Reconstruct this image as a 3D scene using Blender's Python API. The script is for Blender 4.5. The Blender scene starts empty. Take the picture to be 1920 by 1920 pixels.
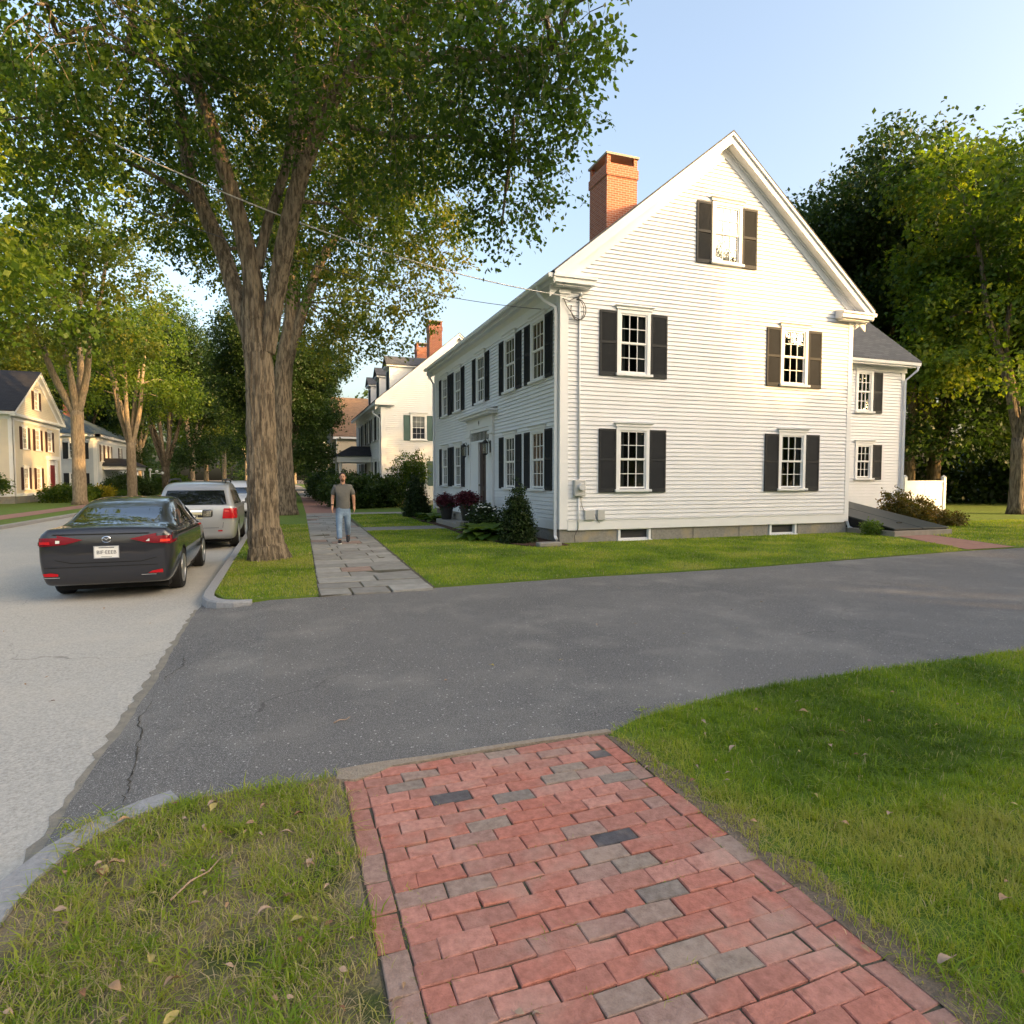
import bpy, bmesh, math, random
import numpy as np
from mathutils import Vector, Matrix
from mathutils.bvhtree import BVHTree

S = bpy.context.scene
COL = S.collection
PI = math.pi
R = math.radians

# ------------------------------------------------------------------ camera, light, exposure
cam_d = bpy.data.cameras.new('camera')
cam = bpy.data.objects.new('camera', cam_d)
COL.objects.link(cam)
cam.location = (0, 0, 1.65)
cam.rotation_euler = (R(90 - 2.965), 0, R(-20))
cam_d.sensor_width = 36
cam_d.lens = 36 * 1178 / 1920
cam_d.clip_end = 3000
cam_d.clip_start = 0.05
S.camera = cam
SUN_AZ, SUN_EL = 135.0, 14.5
world = bpy.data.worlds.new('World')
S.world = world
world.use_nodes = True
wn = world.node_tree
sky = wn.nodes.new('ShaderNodeTexSky')
sky.sky_type = 'NISHITA'
sky.sun_disc = False
sky.sun_elevation = R(SUN_EL)
sky.sun_rotation = R(SUN_AZ)
sky.air_density = 1.0
sky.dust_density = 7.0
sky.ozone_density = 0.4
wn.links.new(sky.outputs[0], wn.nodes['Background'].inputs[0])
wn.nodes['Background'].inputs[1].default_value = 0.15
sd = bpy.data.lights.new('sun', 'SUN')
sd.energy = 2.0
sd.angle = R(0.6)
sd.color = (1.0, 0.58, 0.20)
sun = bpy.data.objects.new('sun', sd)
COL.objects.link(sun)
sv = Vector((math.sin(R(SUN_AZ)) * math.cos(R(SUN_EL)), math.cos(R(SUN_AZ)) * math.cos(R(SUN_EL)), math.sin(R(SUN_EL))))
sun.rotation_euler = sv.to_track_quat('Z', 'Y').to_euler()
sun.location = (20, -20, 20)
S.view_settings.view_transform = 'Standard'
S.view_settings.look = 'None'
S.view_settings.gamma = 1
S.view_settings.exposure = 2.0
S.cycles.max_bounces = 8
S.cycles.transparent_max_bounces = 12
S.cycles.transmission_bounces = 6
S.cycles.diffuse_bounces = 4

# ------------------------------------------------------------------ materials
def node(nt, t, **kw):
    n = nt.nodes.new(t)
    for k, v in kw.items():
        setattr(n, k, v)
    return n

def rgba(c):
    return (c[0], c[1], c[2], 1)

def pmat(name, c1, c2=None, scale=4.0, rough=0.7, bump=0.0, bscale=40.0, spec=0.4, metal=0.0, coat=0.0,
         stretch=(1, 1, 1), c3=None, c3scale=1.0, c3lo=.5, c3hi=.7, tint=None, tintcols=None, detail=6, world_co=False, emit=None, transl=0.0, nlo=.3, nhi=.7):
    """procedural principled: two-colour noise, optional patches of a third colour, optional per-face tint ramp"""
    m = bpy.data.materials.new(name)
    m.use_nodes = True
    nt = m.node_tree
    b = nt.nodes['Principled BSDF']
    L = nt.links
    if world_co:
        g = node(nt, 'ShaderNodeNewGeometry')
        co = g.outputs['Position']
    else:
        tc = node(nt, 'ShaderNodeTexCoord')
        co = tc.outputs['Object']
    mp = node(nt, 'ShaderNodeMapping')
    mp.inputs['Scale'].default_value = stretch
    L.new(co, mp.inputs[0])
    co = mp.outputs[0]
    col = None
    if tintcols:
        at = node(nt, 'ShaderNodeAttribute', attribute_name='tint')
        rp = node(nt, 'ShaderNodeValToRGB')
        el = rp.color_ramp.elements
        n = len(tintcols)
        for i, (p, c) in enumerate(tintcols):
            e = el[i] if i < 2 else el.new(p)
            e.position = p
            e.color = rgba(c)
        L.new(at.outputs['Fac'], rp.inputs[0])
        col = rp.outputs[0]
    if c2 is not None:
        n1 = node(nt, 'ShaderNodeTexNoise')
        n1.inputs['Scale'].default_value = scale
        n1.inputs['Detail'].default_value = detail
        n1.inputs['Roughness'].default_value = 0.65
        L.new(co, n1.inputs['Vector'])
        rm = node(nt, 'ShaderNodeMapRange')
        rm.inputs[1].default_value = nlo
        rm.inputs[2].default_value = nhi
        L.new(n1.outputs['Fac'], rm.inputs[0])
        mx = node(nt, 'ShaderNodeMix', data_type='RGBA')
        L.new(rm.outputs[0], mx.inputs[0])
        if col is None:
            mx.inputs[6].default_value = rgba(c1)
            mx.inputs[7].default_value = rgba(c2)
        else:
            mx.blend_type = 'MULTIPLY'
            mx.inputs[6].default_value = (1, 1, 1, 1)
            L.new(col, mx.inputs[6])
            mx.inputs[7].default_value = rgba(c2)
        col = mx.outputs[2]
    if c3 is not None:
        n3 = node(nt, 'ShaderNodeTexNoise')
        n3.inputs['Scale'].default_value = c3scale
        n3.inputs['Detail'].default_value = 5
        L.new(co, n3.inputs['Vector'])
        r3 = node(nt, 'ShaderNodeMapRange')
        r3.inputs[1].default_value = c3lo
        r3.inputs[2].default_value = c3hi
        L.new(n3.outputs['Fac'], r3.inputs[0])
        m3 = node(nt, 'ShaderNodeMix', data_type='RGBA')
        L.new(r3.outputs[0], m3.inputs[0])
        if col is None:
            m3.inputs[6].default_value = rgba(c1)
        else:
            L.new(col, m3.inputs[6])
        m3.inputs[7].default_value = rgba(c3)
        col = m3.outputs[2]
    if col is None:
        b.inputs['Base Color'].default_value = rgba(c1)
    else:
        L.new(col, b.inputs['Base Color'])
    b.inputs['Roughness'].default_value = rough
    b.inputs['Specular IOR Level'].default_value = spec
    b.inputs['Metallic'].default_value = metal
    b.inputs['Coat Weight'].default_value = coat
    b.inputs['Coat Roughness'].default_value = 0.03
    if bump:
        nb = node(nt, 'ShaderNodeTexNoise')
        nb.inputs['Scale'].default_value = bscale
        nb.inputs['Detail'].default_value = 6
        L.new(co, nb.inputs['Vector'])
        bp = node(nt, 'ShaderNodeBump')
        bp.inputs['Strength'].default_value = min(1, bump)
        bp.inputs['Distance'].default_value = 0.02 * max(1, bump)
        L.new(nb.outputs['Fac'], bp.inputs['Height'])
        L.new(bp.outputs[0], b.inputs['Normal'])
    if transl:
        tr = node(nt, 'ShaderNodeBsdfTranslucent')
        if col is None:
            tr.inputs[0].default_value = rgba(c1)
        else:
            hs = node(nt, 'ShaderNodeHueSaturation')
            hs.inputs['Hue'].default_value = .485
            hs.inputs['Saturation'].default_value = 1.1
            hs.inputs['Value'].default_value = 2.3
            L.new(col, hs.inputs['Color'])
            L.new(hs.outputs[0], tr.inputs[0])
        ms = node(nt, 'ShaderNodeMixShader')
        ms.inputs[0].default_value = transl
        L.new(b.outputs[0], ms.inputs[1])
        L.new(tr.outputs[0], ms.inputs[2])
        L.new(ms.outputs[0], nt.nodes['Material Output'].inputs[0])
    if emit:
        b.inputs['Emission Color'].default_value = rgba(emit[0])
        b.inputs['Emission Strength'].default_value = emit[1]
    return m

def glassmat(name, tint=(.75, .8, .8), base=.06, wob=0.0):
    m = bpy.data.materials.new(name)
    m.use_nodes = True
    nt = m.node_tree
    nt.nodes.remove(nt.nodes['Principled BSDF'])
    L = nt.links
    tr = node(nt, 'ShaderNodeBsdfTransparent')
    tr.inputs[0].default_value = rgba(tint)
    gl = node(nt, 'ShaderNodeBsdfGlossy')
    gl.inputs['Roughness'].default_value = 0.015
    lw = node(nt, 'ShaderNodeFresnel')
    lw.inputs[0].default_value = 1.55
    ma = node(nt, 'ShaderNodeMath', operation='MULTIPLY_ADD')
    ma.inputs[1].default_value = 1.35
    ma.inputs[2].default_value = base
    L.new(lw.outputs[0], ma.inputs[0])
    if wob:
        tc = node(nt, 'ShaderNodeTexCoord')
        nz = node(nt, 'ShaderNodeTexNoise')
        nz.inputs['Scale'].default_value = 3.0
        L.new(tc.outputs['Object'], nz.inputs[0])
        bp = node(nt, 'ShaderNodeBump')
        bp.inputs['Strength'].default_value = wob
        bp.inputs['Distance'].default_value = 0.02
        L.new(nz.outputs[0], bp.inputs['Height'])
        L.new(bp.outputs[0], gl.inputs['Normal'])
    ms = node(nt, 'ShaderNodeMixShader')
    L.new(ma.outputs[0], ms.inputs[0])
    L.new(tr.outputs[0], ms.inputs[1])
    L.new(gl.outputs[0], ms.inputs[2])
    L.new(ms.outputs[0], nt.nodes['Material Output'].inputs[0])
    return m

def brickmat(name, c1=(.36, .11, .05), c2=(.27, .075, .035), mortar=(.42, .33, .27)):
    m = pmat(name, c1, rough=.85)
    nt = m.node_tree
    L = nt.links
    g = node(nt, 'ShaderNodeNewGeometry')
    sp = node(nt, 'ShaderNodeSeparateXYZ')
    L.new(g.outputs['Position'], sp.inputs[0])
    ad = node(nt, 'ShaderNodeMath', operation='ADD')
    L.new(sp.outputs[0], ad.inputs[0])
    L.new(sp.outputs[1], ad.inputs[1])
    cb = node(nt, 'ShaderNodeCombineXYZ')
    L.new(ad.outputs[0], cb.inputs[0])
    L.new(sp.outputs[2], cb.inputs[1])
    br = node(nt, 'ShaderNodeTexBrick')
    br.inputs['Color1'].default_value = rgba(c1)
    br.inputs['Color2'].default_value = rgba(c2)
    br.inputs['Mortar'].default_value = rgba(mortar)
    br.inputs['Scale'].default_value = 1
    br.inputs['Brick Width'].default_value = .21
    br.inputs['Row Height'].default_value = .075
    br.inputs['Mortar Size'].default_value = .006
    L.new(cb.outputs[0], br.inputs[0])
    L.new(br.outputs[0], nt.nodes['Principled BSDF'].inputs['Base Color'])
    return m

def shinglemat(name, c1, c2, rw=.3, rh=.14):
    m = pmat(name, c1, rough=.95)
    nt = m.node_tree
    L = nt.links
    tc = node(nt, 'ShaderNodeTexCoord')
    br = node(nt, 'ShaderNodeTexBrick')
    br.inputs['Color1'].default_value = rgba(c1)
    br.inputs['Color2'].default_value = rgba(c2)
    br.inputs['Mortar'].default_value = rgba([x * .45 for x in c1])
    br.inputs['Scale'].default_value = 1
    br.inputs['Brick Width'].default_value = rw
    br.inputs['Row Height'].default_value = rh
    br.inputs['Mortar Size'].default_value = .008
    L.new(tc.outputs['UV'], br.inputs[0])
    L.new(br.outputs[0], nt.nodes['Principled BSDF'].inputs['Base Color'])
    return m

M = {}
M['white'] = pmat('white_paint', (.73, .745, .775), (.69, .70, .725), 1.2, .6, .15, 60, c3=(.62, .63, .64), c3scale=.7, c3lo=.55, c3hi=.9)
M['trim'] = pmat('white_trim', (.76, .77, .79), (.72, .73, .745), 2, .5)
M['sashw'] = pmat('sash_white', (.78, .78, .77), rough=.4)
M['shut'] = pmat('shutter_charcoal', (.020, .023, .027), (.027, .030, .034), 3, .6, spec=.2)
M['shutteal'] = pmat('shutter_teal', (.06, .115, .11), (.07, .13, .125), 3, .5)
M['shutbr'] = pmat('shutter_dark_red_brown', (.05, .022, .02), rough=.5)
M['granite'] = pmat('granite', (.30, .285, .26), (.20, .19, .175), 18, .85, .6, 90, c3=(.36, .30, .2), c3scale=2.2, c3lo=.52, c3hi=.75)
M['granite2'] = pmat('kerb_granite', (.36, .36, .36), (.25, .25, .255), 30, .85, .5, 90)
M['conc'] = pmat('concrete', (.36, .32, .27), (.27, .24, .2), 5, .9, .4, 70)
M['brick'] = brickmat('chimney_brick')
M['shingle'] = shinglemat('roof_shingles_grey', (.10, .105, .115), (.07, .075, .085))
M['shingle2'] = shinglemat('roof_shingles_dark', (.035, .036, .045), (.025, .026, .033))
M['shingle3'] = shinglemat('roof_shingles_brown', (.20, .13, .09), (.15, .10, .07))
M['slate'] = shinglemat('roof_blue_slate', (.10, .14, .16), (.08, .115, .135))
M['glass'] = glassmat('window_glass', wob=.12)
M['dark'] = pmat('dark_interior', (.010, .010, .011), rough=.9)
M['screen'] = pmat('insect_screen', (.030, .031, .033), rough=.7)
M['curtain'] = pmat('curtain_cloth', (.20, .20, .19), (.12, .12, .12), 3, .9, stretch=(14, 1, .4))
M['blind'] = pmat('roller_blind', (.62, .60, .55), rough=.8)
M['door'] = pmat('door_dark_paint', (.035, .022, .026), rough=.35)
M['reddoor'] = pmat('door_red', (.20, .022, .028), rough=.4)
M['black'] = pmat('black_metal', (.014, .014, .014), rough=.35)
M['hatch'] = pmat('hatch_painted_steel', (.035, .042, .044), (.05, .056, .056), 6, .5)
M['greym'] = pmat('grey_metal', (.48, .48, .47), rough=.45)
M['chrome'] = pmat('chrome', (.85, .85, .86), rough=.12, metal=1)
M['cream'] = pmat('cream_paint', (.66, .60, .49), (.60, .55, .45), 1.5, .6)
M['greyblue'] = pmat('grey_blue_paint', (.50, .55, .60), (.46, .50, .55), 1.5, .6)
M['tan'] = pmat('tan_paint', (.64, .54, .42), (.6, .5, .38), 1.5, .6)
M['wood'] = pmat('weathered_wood', (.22, .14, .08), (.15, .09, .05), 8, .8, stretch=(1, 1, 6))
M['bark'] = pmat('bark', (.075, .058, .040), (.25, .20, .14), 8, .95, 3.0, 9, stretch=(2.2, 2.2, .30), detail=9, nlo=.42, nhi=.58)
M['bark2'] = pmat('bark_pale', (.16, .125, .09), (.33, .26, .18), 8, .95, 2.0, 10, stretch=(2, 2, .4), detail=7, nlo=.38, nhi=.62)
def leafmat(name, cols, tr=.42):
    return pmat(name, cols[0], tintcols=[(i / (len(cols) - 1), c) for i, c in enumerate(cols)], rough=.5, spec=.3, transl=tr)
M['leafA'] = leafmat('maple_leaves', [(.018, .042, .007), (.032, .068, .010), (.060, .105, .013), (.15, .17, .02)], .48)
M['leafB'] = leafmat('yellow_green_leaves', [(.035, .06, .01), (.065, .10, .014), (.12, .14, .02), (.22, .18, .025)])
M['leafC'] = leafmat('mid_green_leaves', [(.028, .058, .010), (.06, .11, .015), (.11, .16, .02), (.19, .20, .025)], .48)
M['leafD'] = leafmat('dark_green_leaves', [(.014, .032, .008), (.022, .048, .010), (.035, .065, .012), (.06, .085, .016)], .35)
M['shrubD'] = leafmat('evergreen_needles', [(.012, .028, .008), (.022, .044, .011), (.045, .07, .018)], .2)
M['shrubL'] = leafmat('light_shrub_leaves', [(.04, .09, .015), (.08, .14, .02), (.13, .20, .03)], .35)
M['shrubY'] = leafmat('yellow_shrub_leaves', [(.16, .17, .02), (.28, .25, .02), (.42, .34, .03)], .35)
M['shrubO'] = leafmat('olive_shrub_leaves', [(.05, .06, .012), (.10, .09, .016), (.2, .12, .03)], .3)
M['redfl'] = leafmat('dark_red_flowers', [(.03, .008, .012), (.08, .012, .022), (.17, .04, .05)], .15)
M['whitefl'] = pmat('white_flowers', (.75, .75, .7), rough=.7)
M['mulch'] = pmat('bark_mulch', (.10, .05, .028), (.05, .028, .018), 30, .95, 1.5, 60)
M['dry'] = leafmat('dry_leaves', [(.14, .07, .035), (.30, .17, .09), (.42, .28, .18), (.50, .38, .28)], .15)
M['tyre'] = pmat('tyre_rubber', (.012, .012, .013), rough=.75)
M['rim'] = pmat('alloy', (.55, .55, .56), rough=.28, metal=.9)
M['under'] = pmat('underbody', (.008, .008, .008), rough=.9)
M['paintD'] = pmat('dark_grey_car_paint', (.020, .021, .028), rough=.35, metal=.35, coat=1.0)
M['paintS'] = pmat('silver_car_paint', (.40, .41, .42), rough=.33, metal=.45, coat=.8)
M['paintW'] = pmat('white_car_paint', (.65, .66, .68), rough=.3, coat=.8)
M['carglass'] = pmat('car_glass', (.006, .008, .010), rough=.02, spec=1.0, coat=1.0)
M['lamp'] = pmat('red_lens', (.42, .008, .014), rough=.2, spec=.35)
M['lampdk'] = pmat('dark_red_lens', (.16, .004, .012), rough=.2, spec=.3)
M['lampbr'] = pmat('bright_red_reflector', (.75, .03, .02), rough=.2, coat=1.0)
M['clear'] = pmat('clear_lens', (.6, .6, .6), rough=.15, coat=1.0)
M['plate'] = pmat('plate_white', (.70, .70, .68), rough=.4)
M['platey'] = pmat('plate_cream', (.62, .56, .36), rough=.4)
M['ink'] = pmat('dark_ink', (.06, .07, .08), rough=.6)
M['blackpl'] = pmat('black_plastic', (.018, .018, .019), rough=.5)
M['skin'] = pmat('skin', (.52, .29, .20), (.48, .26, .17), 10, .55)
M['hair'] = pmat('dark_hair', (.018, .012, .009), rough=.7)
M['stubble'] = pmat('short_beard', (.10, .055, .038), rough=.9)
M['shirt'] = pmat('grey_shirt', (.145, .145, .14), (.115, .115, .112), 6, .95, .8, 9)
M['jeans'] = pmat('blue_denim', (.12, .19, .30), (.26, .36, .50), 5, .9, .8, 10)
M['shoe'] = pmat('dark_shoe', (.02, .02, .024), rough=.7)
M['sole'] = pmat('white_sole', (.6, .6, .58), rough=.7)
M['vinyl'] = pmat('white_vinyl', (.70, .71, .72), rough=.4)

# ------------------------------------------------------------------ mesh helpers
class MB:
    def __init__(s):
        s.v = []; s.f = []; s.t = []
    def add(s, vs, fs, tint=None):
        k = len(s.v)
        s.v += [tuple(p) for p in vs]
        s.f += [tuple(i + k for i in f) for f in fs]
        if tint is not None:
            s.t += [tint] * len(fs)
    def box(s, a, b, tint=None):
        x0, y0, z0 = [min(p, q) for p, q in zip(a, b)]
        x1, y1, z1 = [max(p, q) for p, q in zip(a, b)]
        s.add([(x0, y0, z0), (x1, y0, z0), (x1, y1, z0), (x0, y1, z0), (x0, y0, z1), (x1, y0, z1), (x1, y1, z1), (x0, y1, z1)],
              [(0, 3, 2, 1), (4, 5, 6, 7), (0, 1, 5, 4), (1, 2, 6, 5), (2, 3, 7, 6), (3, 0, 4, 7)], tint)
    def prism(s, poly, vec, tint=None):
        """extrude a 3-D polygon along vec"""
        n = len(poly)
        v = Vector(vec)
        a = [Vector(p) for p in poly]
        s.add(a + [p + v for p in a], [tuple(range(n))[::-1], tuple(range(n, 2 * n))] + [(i, (i + 1) % n, n + (i + 1) % n, n + i) for i in range(n)], tint)
    def tube(s, pts, rs, n=8, cap=True, wob=None):
        pts = [Vector(p) for p in pts]
        if not hasattr(rs, '__len__'):
            rs = [rs] * len(pts)
        k = len(s.v)
        prev = None
        for i, p in enumerate(pts):
            d = (pts[min(i + 1, len(pts) - 1)] - pts[max(i - 1, 0)]).normalized()
            if prev is None:
                u = d.orthogonal().normalized()
                if abs(d.z) > .7:
                    u = Vector((1, 0, 0)); u = (u - d * u.dot(d)).normalized()
            else:
                u = (prev - d * prev.dot(d)).normalized()
            prev = u
            w = d.cross(u)
            for j in range(n):
                a = 2 * PI * j / n
                r = rs[i] * (wob(a, p) if wob else 1)
                s.v.append(tuple(p + u * math.cos(a) * r + w * math.sin(a) * r))
        for i in range(len(pts) - 1):
            for j in range(n):
                a = k + i * n + j; b = k + i * n + (j + 1) % n
                s.f.append((a, b, b + n, a + n))
        if cap:
            s.f.append(tuple(k + j for j in range(n))[::-1])
            s.f.append(tuple(k + (len(pts) - 1) * n + j for j in range(n)))
    def lathe(s, prof, n=16, c=(0, 0, 0), axis='z', squash=(1, 1)):
        k = len(s.v)
        for (r, h) in prof:
            for j in range(n):
                a = 2 * PI * j / n
                x, y = r * math.cos(a) * squash[0], r * math.sin(a) * squash[1]
                p = {'z': (x, y, h), 'x': (h, x, y), 'y': (x, h, y)}[axis]
                s.v.append((p[0] + c[0], p[1] + c[1], p[2] + c[2]))
        for i in range(len(prof) - 1):
            for j in range(n):
                a = k + i * n + j; b = k + i * n + (j + 1) % n
                s.f.append((a, b, b + n, a + n))
        s.f.append(tuple(k + j for j in range(n))[::-1])
        s.f.append(tuple(k + (len(prof) - 1) * n + j for j in range(n)))
    def build(s, name, mat, parent=None, smooth=False, bevel=0, loc=None, rotz=0, sub=0):
        me = bpy.data.meshes.new(name)
        me.from_pydata(s.v, [], s.f)
        if s.t:
            a = me.attributes.new('tint', 'FLOAT', 'FACE')
            a.data.foreach_set('value', s.t)
        bm = bmesh.new(); bm.from_mesh(me)
        bmesh.ops.recalc_face_normals(bm, faces=bm.faces)
        bm.to_mesh(me); bm.free()
        if smooth:
            me.polygons.foreach_set('use_smooth', [True] * len(me.polygons))
        me.materials.append(mat)
        o = bpy.data.objects.new(name, me)
        COL.objects.link(o)
        o.parent = parent
        if loc: o.location = loc
        o.rotation_euler.z = rotz
        if bevel:
            b = o.modifiers.new('bevel', 'BEVEL'); b.width = bevel; b.segments = 2; b.limit_method = 'ANGLE'
        if sub:
            q = o.modifiers.new('sub', 'SUBSURF'); q.levels = q.render_levels = sub
        return o

def fastmesh(name, V, F, mat, parent=None, tint=None, smooth=False):
    """V (n,3) array, F (m,4) array of quads"""
    me = bpy.data.meshes.new(name)
    V = np.asarray(V, np.float32); F = np.asarray(F, np.int32)
    me.vertices.add(len(V)); me.vertices.foreach_set('co', V.ravel())
    k = F.shape[1]
    me.loops.add(F.size); me.loops.foreach_set('vertex_index', F.ravel())
    me.polygons.add(len(F)); me.polygons.foreach_set('loop_start', np.arange(0, F.size, k, dtype=np.int32))
    me.polygons.foreach_set('loop_total', np.full(len(F), k, np.int32))
    if smooth: me.polygons.foreach_set('use_smooth', np.ones(len(F), bool))
    me.update(calc_edges=True)
    if tint is not None:
        a = me.attributes.new('tint', 'FLOAT', 'FACE'); a.data.foreach_set('value', np.asarray(tint, np.float32))
    me.materials.append(mat)
    o = bpy.data.objects.new(name, me)
    COL.objects.link(o)
    o.parent = parent
    return o

def empty(name, loc=(0, 0, 0), rz=0):
    o = bpy.data.objects.new(name, None)
    COL.objects.link(o)
    o.location = loc; o.rotation_euler.z = rz
    o.empty_display_size = .2
    return o

def tag(o, label=None, cat=None, group=None, kind=None):
    if label: o['label'] = label
    if cat: o['category'] = cat
    if group: o['group'] = group
    if kind: o['kind'] = kind
    return o

KIDS = {}
def copy_tree(o, parent=None):
    c = o.copy(); COL.objects.link(c); c.parent = parent
    for ch in list(o.children):
        copy_tree(ch, c)
    return c

def bake(o):
    """apply the modifiers of o"""
    dg = bpy.context.evaluated_depsgraph_get()
    dg.update()
    me = bpy.data.meshes.new_from_object(o.evaluated_get(dg))
    o.modifiers.clear()
    o.data = me
    return o

def sheet(name, poly, z, mat, thick=0.0, label=None, kind='structure'):
    mb = MB()
    if thick:
        mb.prism([(x, y, z) for x, y in poly], (0, 0, -thick))
    else:
        mb.add([(x, y, z) for x, y in poly], [tuple(range(len(poly)))])
    o = mb.build(name, mat)
    o['kind'] = kind
    return o

# ------------------------------------------------------------------ ground materials
def asphalt(name, base, dark, light, speck, cracks=0.0, blotch=.8):
    m = pmat(name, base, rough=.88, spec=.25)
    nt = m.node_tree; L = nt.links
    b = nt.nodes['Principled BSDF']
    g = node(nt, 'ShaderNodeNewGeometry')
    def noise(sc, det=5, ro=.6):
        n = node(nt, 'ShaderNodeTexNoise'); n.inputs['Scale'].default_value = sc
        n.inputs['Detail'].default_value = det; n.inputs['Roughness'].default_value = ro
        L.new(g.outputs['Position'], n.inputs['Vector']); return n.outputs['Fac']
    def rng(s, a, b_, c=0, d=1):
        r = node(nt, 'ShaderNodeMapRange'); r.inputs[1].default_value = a; r.inputs[2].default_value = b_
        r.inputs[3].default_value = c; r.inputs[4].default_value = d
        L.new(s, r.inputs[0]); return r.outputs[0]
    def mix(f, a, c, mode='MIX'):
        mx = node(nt, 'ShaderNodeMix', data_type='RGBA'); mx.blend_type = mode
        L.new(f, mx.inputs[0])
        for i, q in ((6, a), (7, c)):
            if isinstance(q, tuple): mx.inputs[i].default_value = rgba(q)
            else: L.new(q, mx.inputs[i])
        return mx.outputs[2]
    c = mix(rng(noise(.55, 6), .42, .62), base, dark)
    c = mix(rng(noise(1.1, 8), .48, .68, 0, blotch), c, light)
    c = mix(rng(noise(55, 2), .25, .75), c, tuple(x * 1.7 for x in base))
    c = mix(rng(noise(170, 2), .60, .66, 0, .9), c, speck)
    vo = node(nt, 'ShaderNodeTexVoronoi'); vo.inputs['Scale'].default_value = 19
    L.new(g.outputs['Position'], vo.inputs['Vector'])
    c = mix(rng(vo.outputs['Distance'], .05, .16, .85, 0), c, speck)
    if cracks:
        v = node(nt, 'ShaderNodeTexVoronoi', feature='DISTANCE_TO_EDGE'); v.inputs['Scale'].default_value = cracks
        wn_ = node(nt, 'ShaderNodeTexNoise'); wn_.inputs['Scale'].default_value = 2.2; wn_.inputs['Detail'].default_value = 8
        L.new(g.outputs['Position'], wn_.inputs['Vector'])
        va = node(nt, 'ShaderNodeVectorMath', operation='MULTIPLY_ADD')
        L.new(wn_.outputs['Color'], va.inputs[0]); va.inputs[1].default_value = (.7, .7, 0)
        L.new(g.outputs['Position'], va.inputs[2]); L.new(va.outputs[0], v.inputs['Vector'])
        e = rng(v.outputs['Distance'], .0, .0017, .55, 0)
        k = rng(noise(.35, 2), .48, .56)
        mu = node(nt, 'ShaderNodeMath', operation='MULTIPLY'); L.new(e, mu.inputs[0]); L.new(k, mu.inputs[1])
        c = mix(mu.outputs[0], c, tuple(x * .35 for x in base))
    L.new(c, b.inputs['Base Color'])
    bp = node(nt, 'ShaderNodeBump'); bp.inputs['Strength'].default_value = .55; bp.inputs['Distance'].default_value = .006
    L.new(noise(120, 3), bp.inputs['Height']); L.new(bp.outputs[0], b.inputs['Normal'])
    return m

M['drive'] = asphalt('driveway_asphalt', (.105, .100, .094), (.040, .040, .044), (.255, .238, .205), (.60, .58, .54), cracks=.13)
M['street'] = asphalt('street_asphalt', (.31, .295, .265), (.25, .24, .22), (.40, .365, .305), (.55, .54, .50), cracks=.22)
M['turf'] = pmat('turf', (.085, .15, .012), (.15, .21, .02), 5, .95, 1.0, 60, c3=(.13, .105, .05), c3scale=1.1, c3lo=.55, c3hi=.8, world_co=True)
M['turfworn'] = pmat('worn_turf', (.17, .14, .08), (.30, .24, .16), 11, .95, 1.6, 60, c3=(.07, .09, .02), c3scale=3, c3lo=.5, c3hi=.65, world_co=True)
M['soil'] = pmat('soil', (.09, .065, .045), (.05, .04, .03), 8, .95, 1, 40, world_co=True)
M['joint2'] = pmat('street_edge_grit', (.30, .27, .22), (.19, .18, .15), 9, .95, .8, 80, world_co=True)
BR = [(0, (.085, .085, .10)), (.1, (.25, .22, .195)), (.2, (.38, .30, .24)), (.32, (.42, .27, .22)), (.45, (.46, .225, .175)), (.7, (.56, .212, .152)), (1, (.60, .30, .235))]
M['pavebrick'] = pmat('paving_brick', (.3, .1, .08), c2=(.58, .54, .52), tintcols=BR, scale=30, rough=.9, bump=.35, bscale=130, c3=(.46, .33, .26), c3scale=3.2, c3lo=.52, c3hi=.9, detail=9)
M['flag'] = pmat('flagstone', (.3, .3, .3), c2=(.68, .67, .66), tintcols=[(0, (.25, .24, .22)), (.5, (.31, .30, .27)), (.85, (.36, .35, .32)), (1, (.33, .235, .19))], scale=5, rough=.85, bump=.5, bscale=30)
M['farbrick'] = pmat('far_brick_paving', (.27, .13, .10), (.36, .20, .15), 6, .9, world_co=True)
M['joint'] = pmat('sandy_joint', (.13, .105, .08), (.05, .055, .025), 14, .95, .8, 80, world_co=True)
M['grass'] = leafmat('grass_blades', [(.060, .115, .010), (.120, .200, .014), (.195, .280, .022), (.29, .31, .05), (.46, .37, .23)], .40)

# ------------------------------------------------------------------ the ground
sheet('ground', [(-900, -300), (900, -300), (900, 1500), (-900, 1500)], -.16, M['soil'])
sheet('street', [(-9.3, -40), (-1.06, -40), (-1.06, 420), (-9.3, 420)], -.10, M['street'])
mb = MB()   # driveway with apron sloping down to the street
nx = 14
mb.add([(-.2, 2.8, 0), (26, 2.8, 0), (26, 10.6, 0), (-.2, 10.6, 0)], [(0, 1, 2, 3)])
jag = random.Random(4)
yy = [2.6 + .15 * i for i in range(48)]
L0 = [(-1.09 + .02 * math.sin(y * 1.3) + jag.uniform(-.012, .012), y, -.094) for y in yy]
L1 = [(-.75, y, -.05) for y in yy]; L2 = [(-.2, y, 0) for y in yy]
n = len(yy)
mb.add(L0 + L1 + L2, [(i, i + 1, n + i + 1, n + i) for i in range(n - 1)] + [(n + i, n + i + 1, 2 * n + i + 1, 2 * n + i) for i in range(n - 1)])
mb.build('driveway', M['drive'])['kind'] = 'structure'
sheet('driveway_edge', [(-1.0, 2.9)] + [(-1.0, 9.3)] + [(-1.15 + .012 * math.sin(q * 1.7) + .012 * math.sin(q * 4.1) + .01 * math.sin(q * 9.7), 9.3 - q * .1) for q in range(65)], -.096, M['joint2'])

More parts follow.
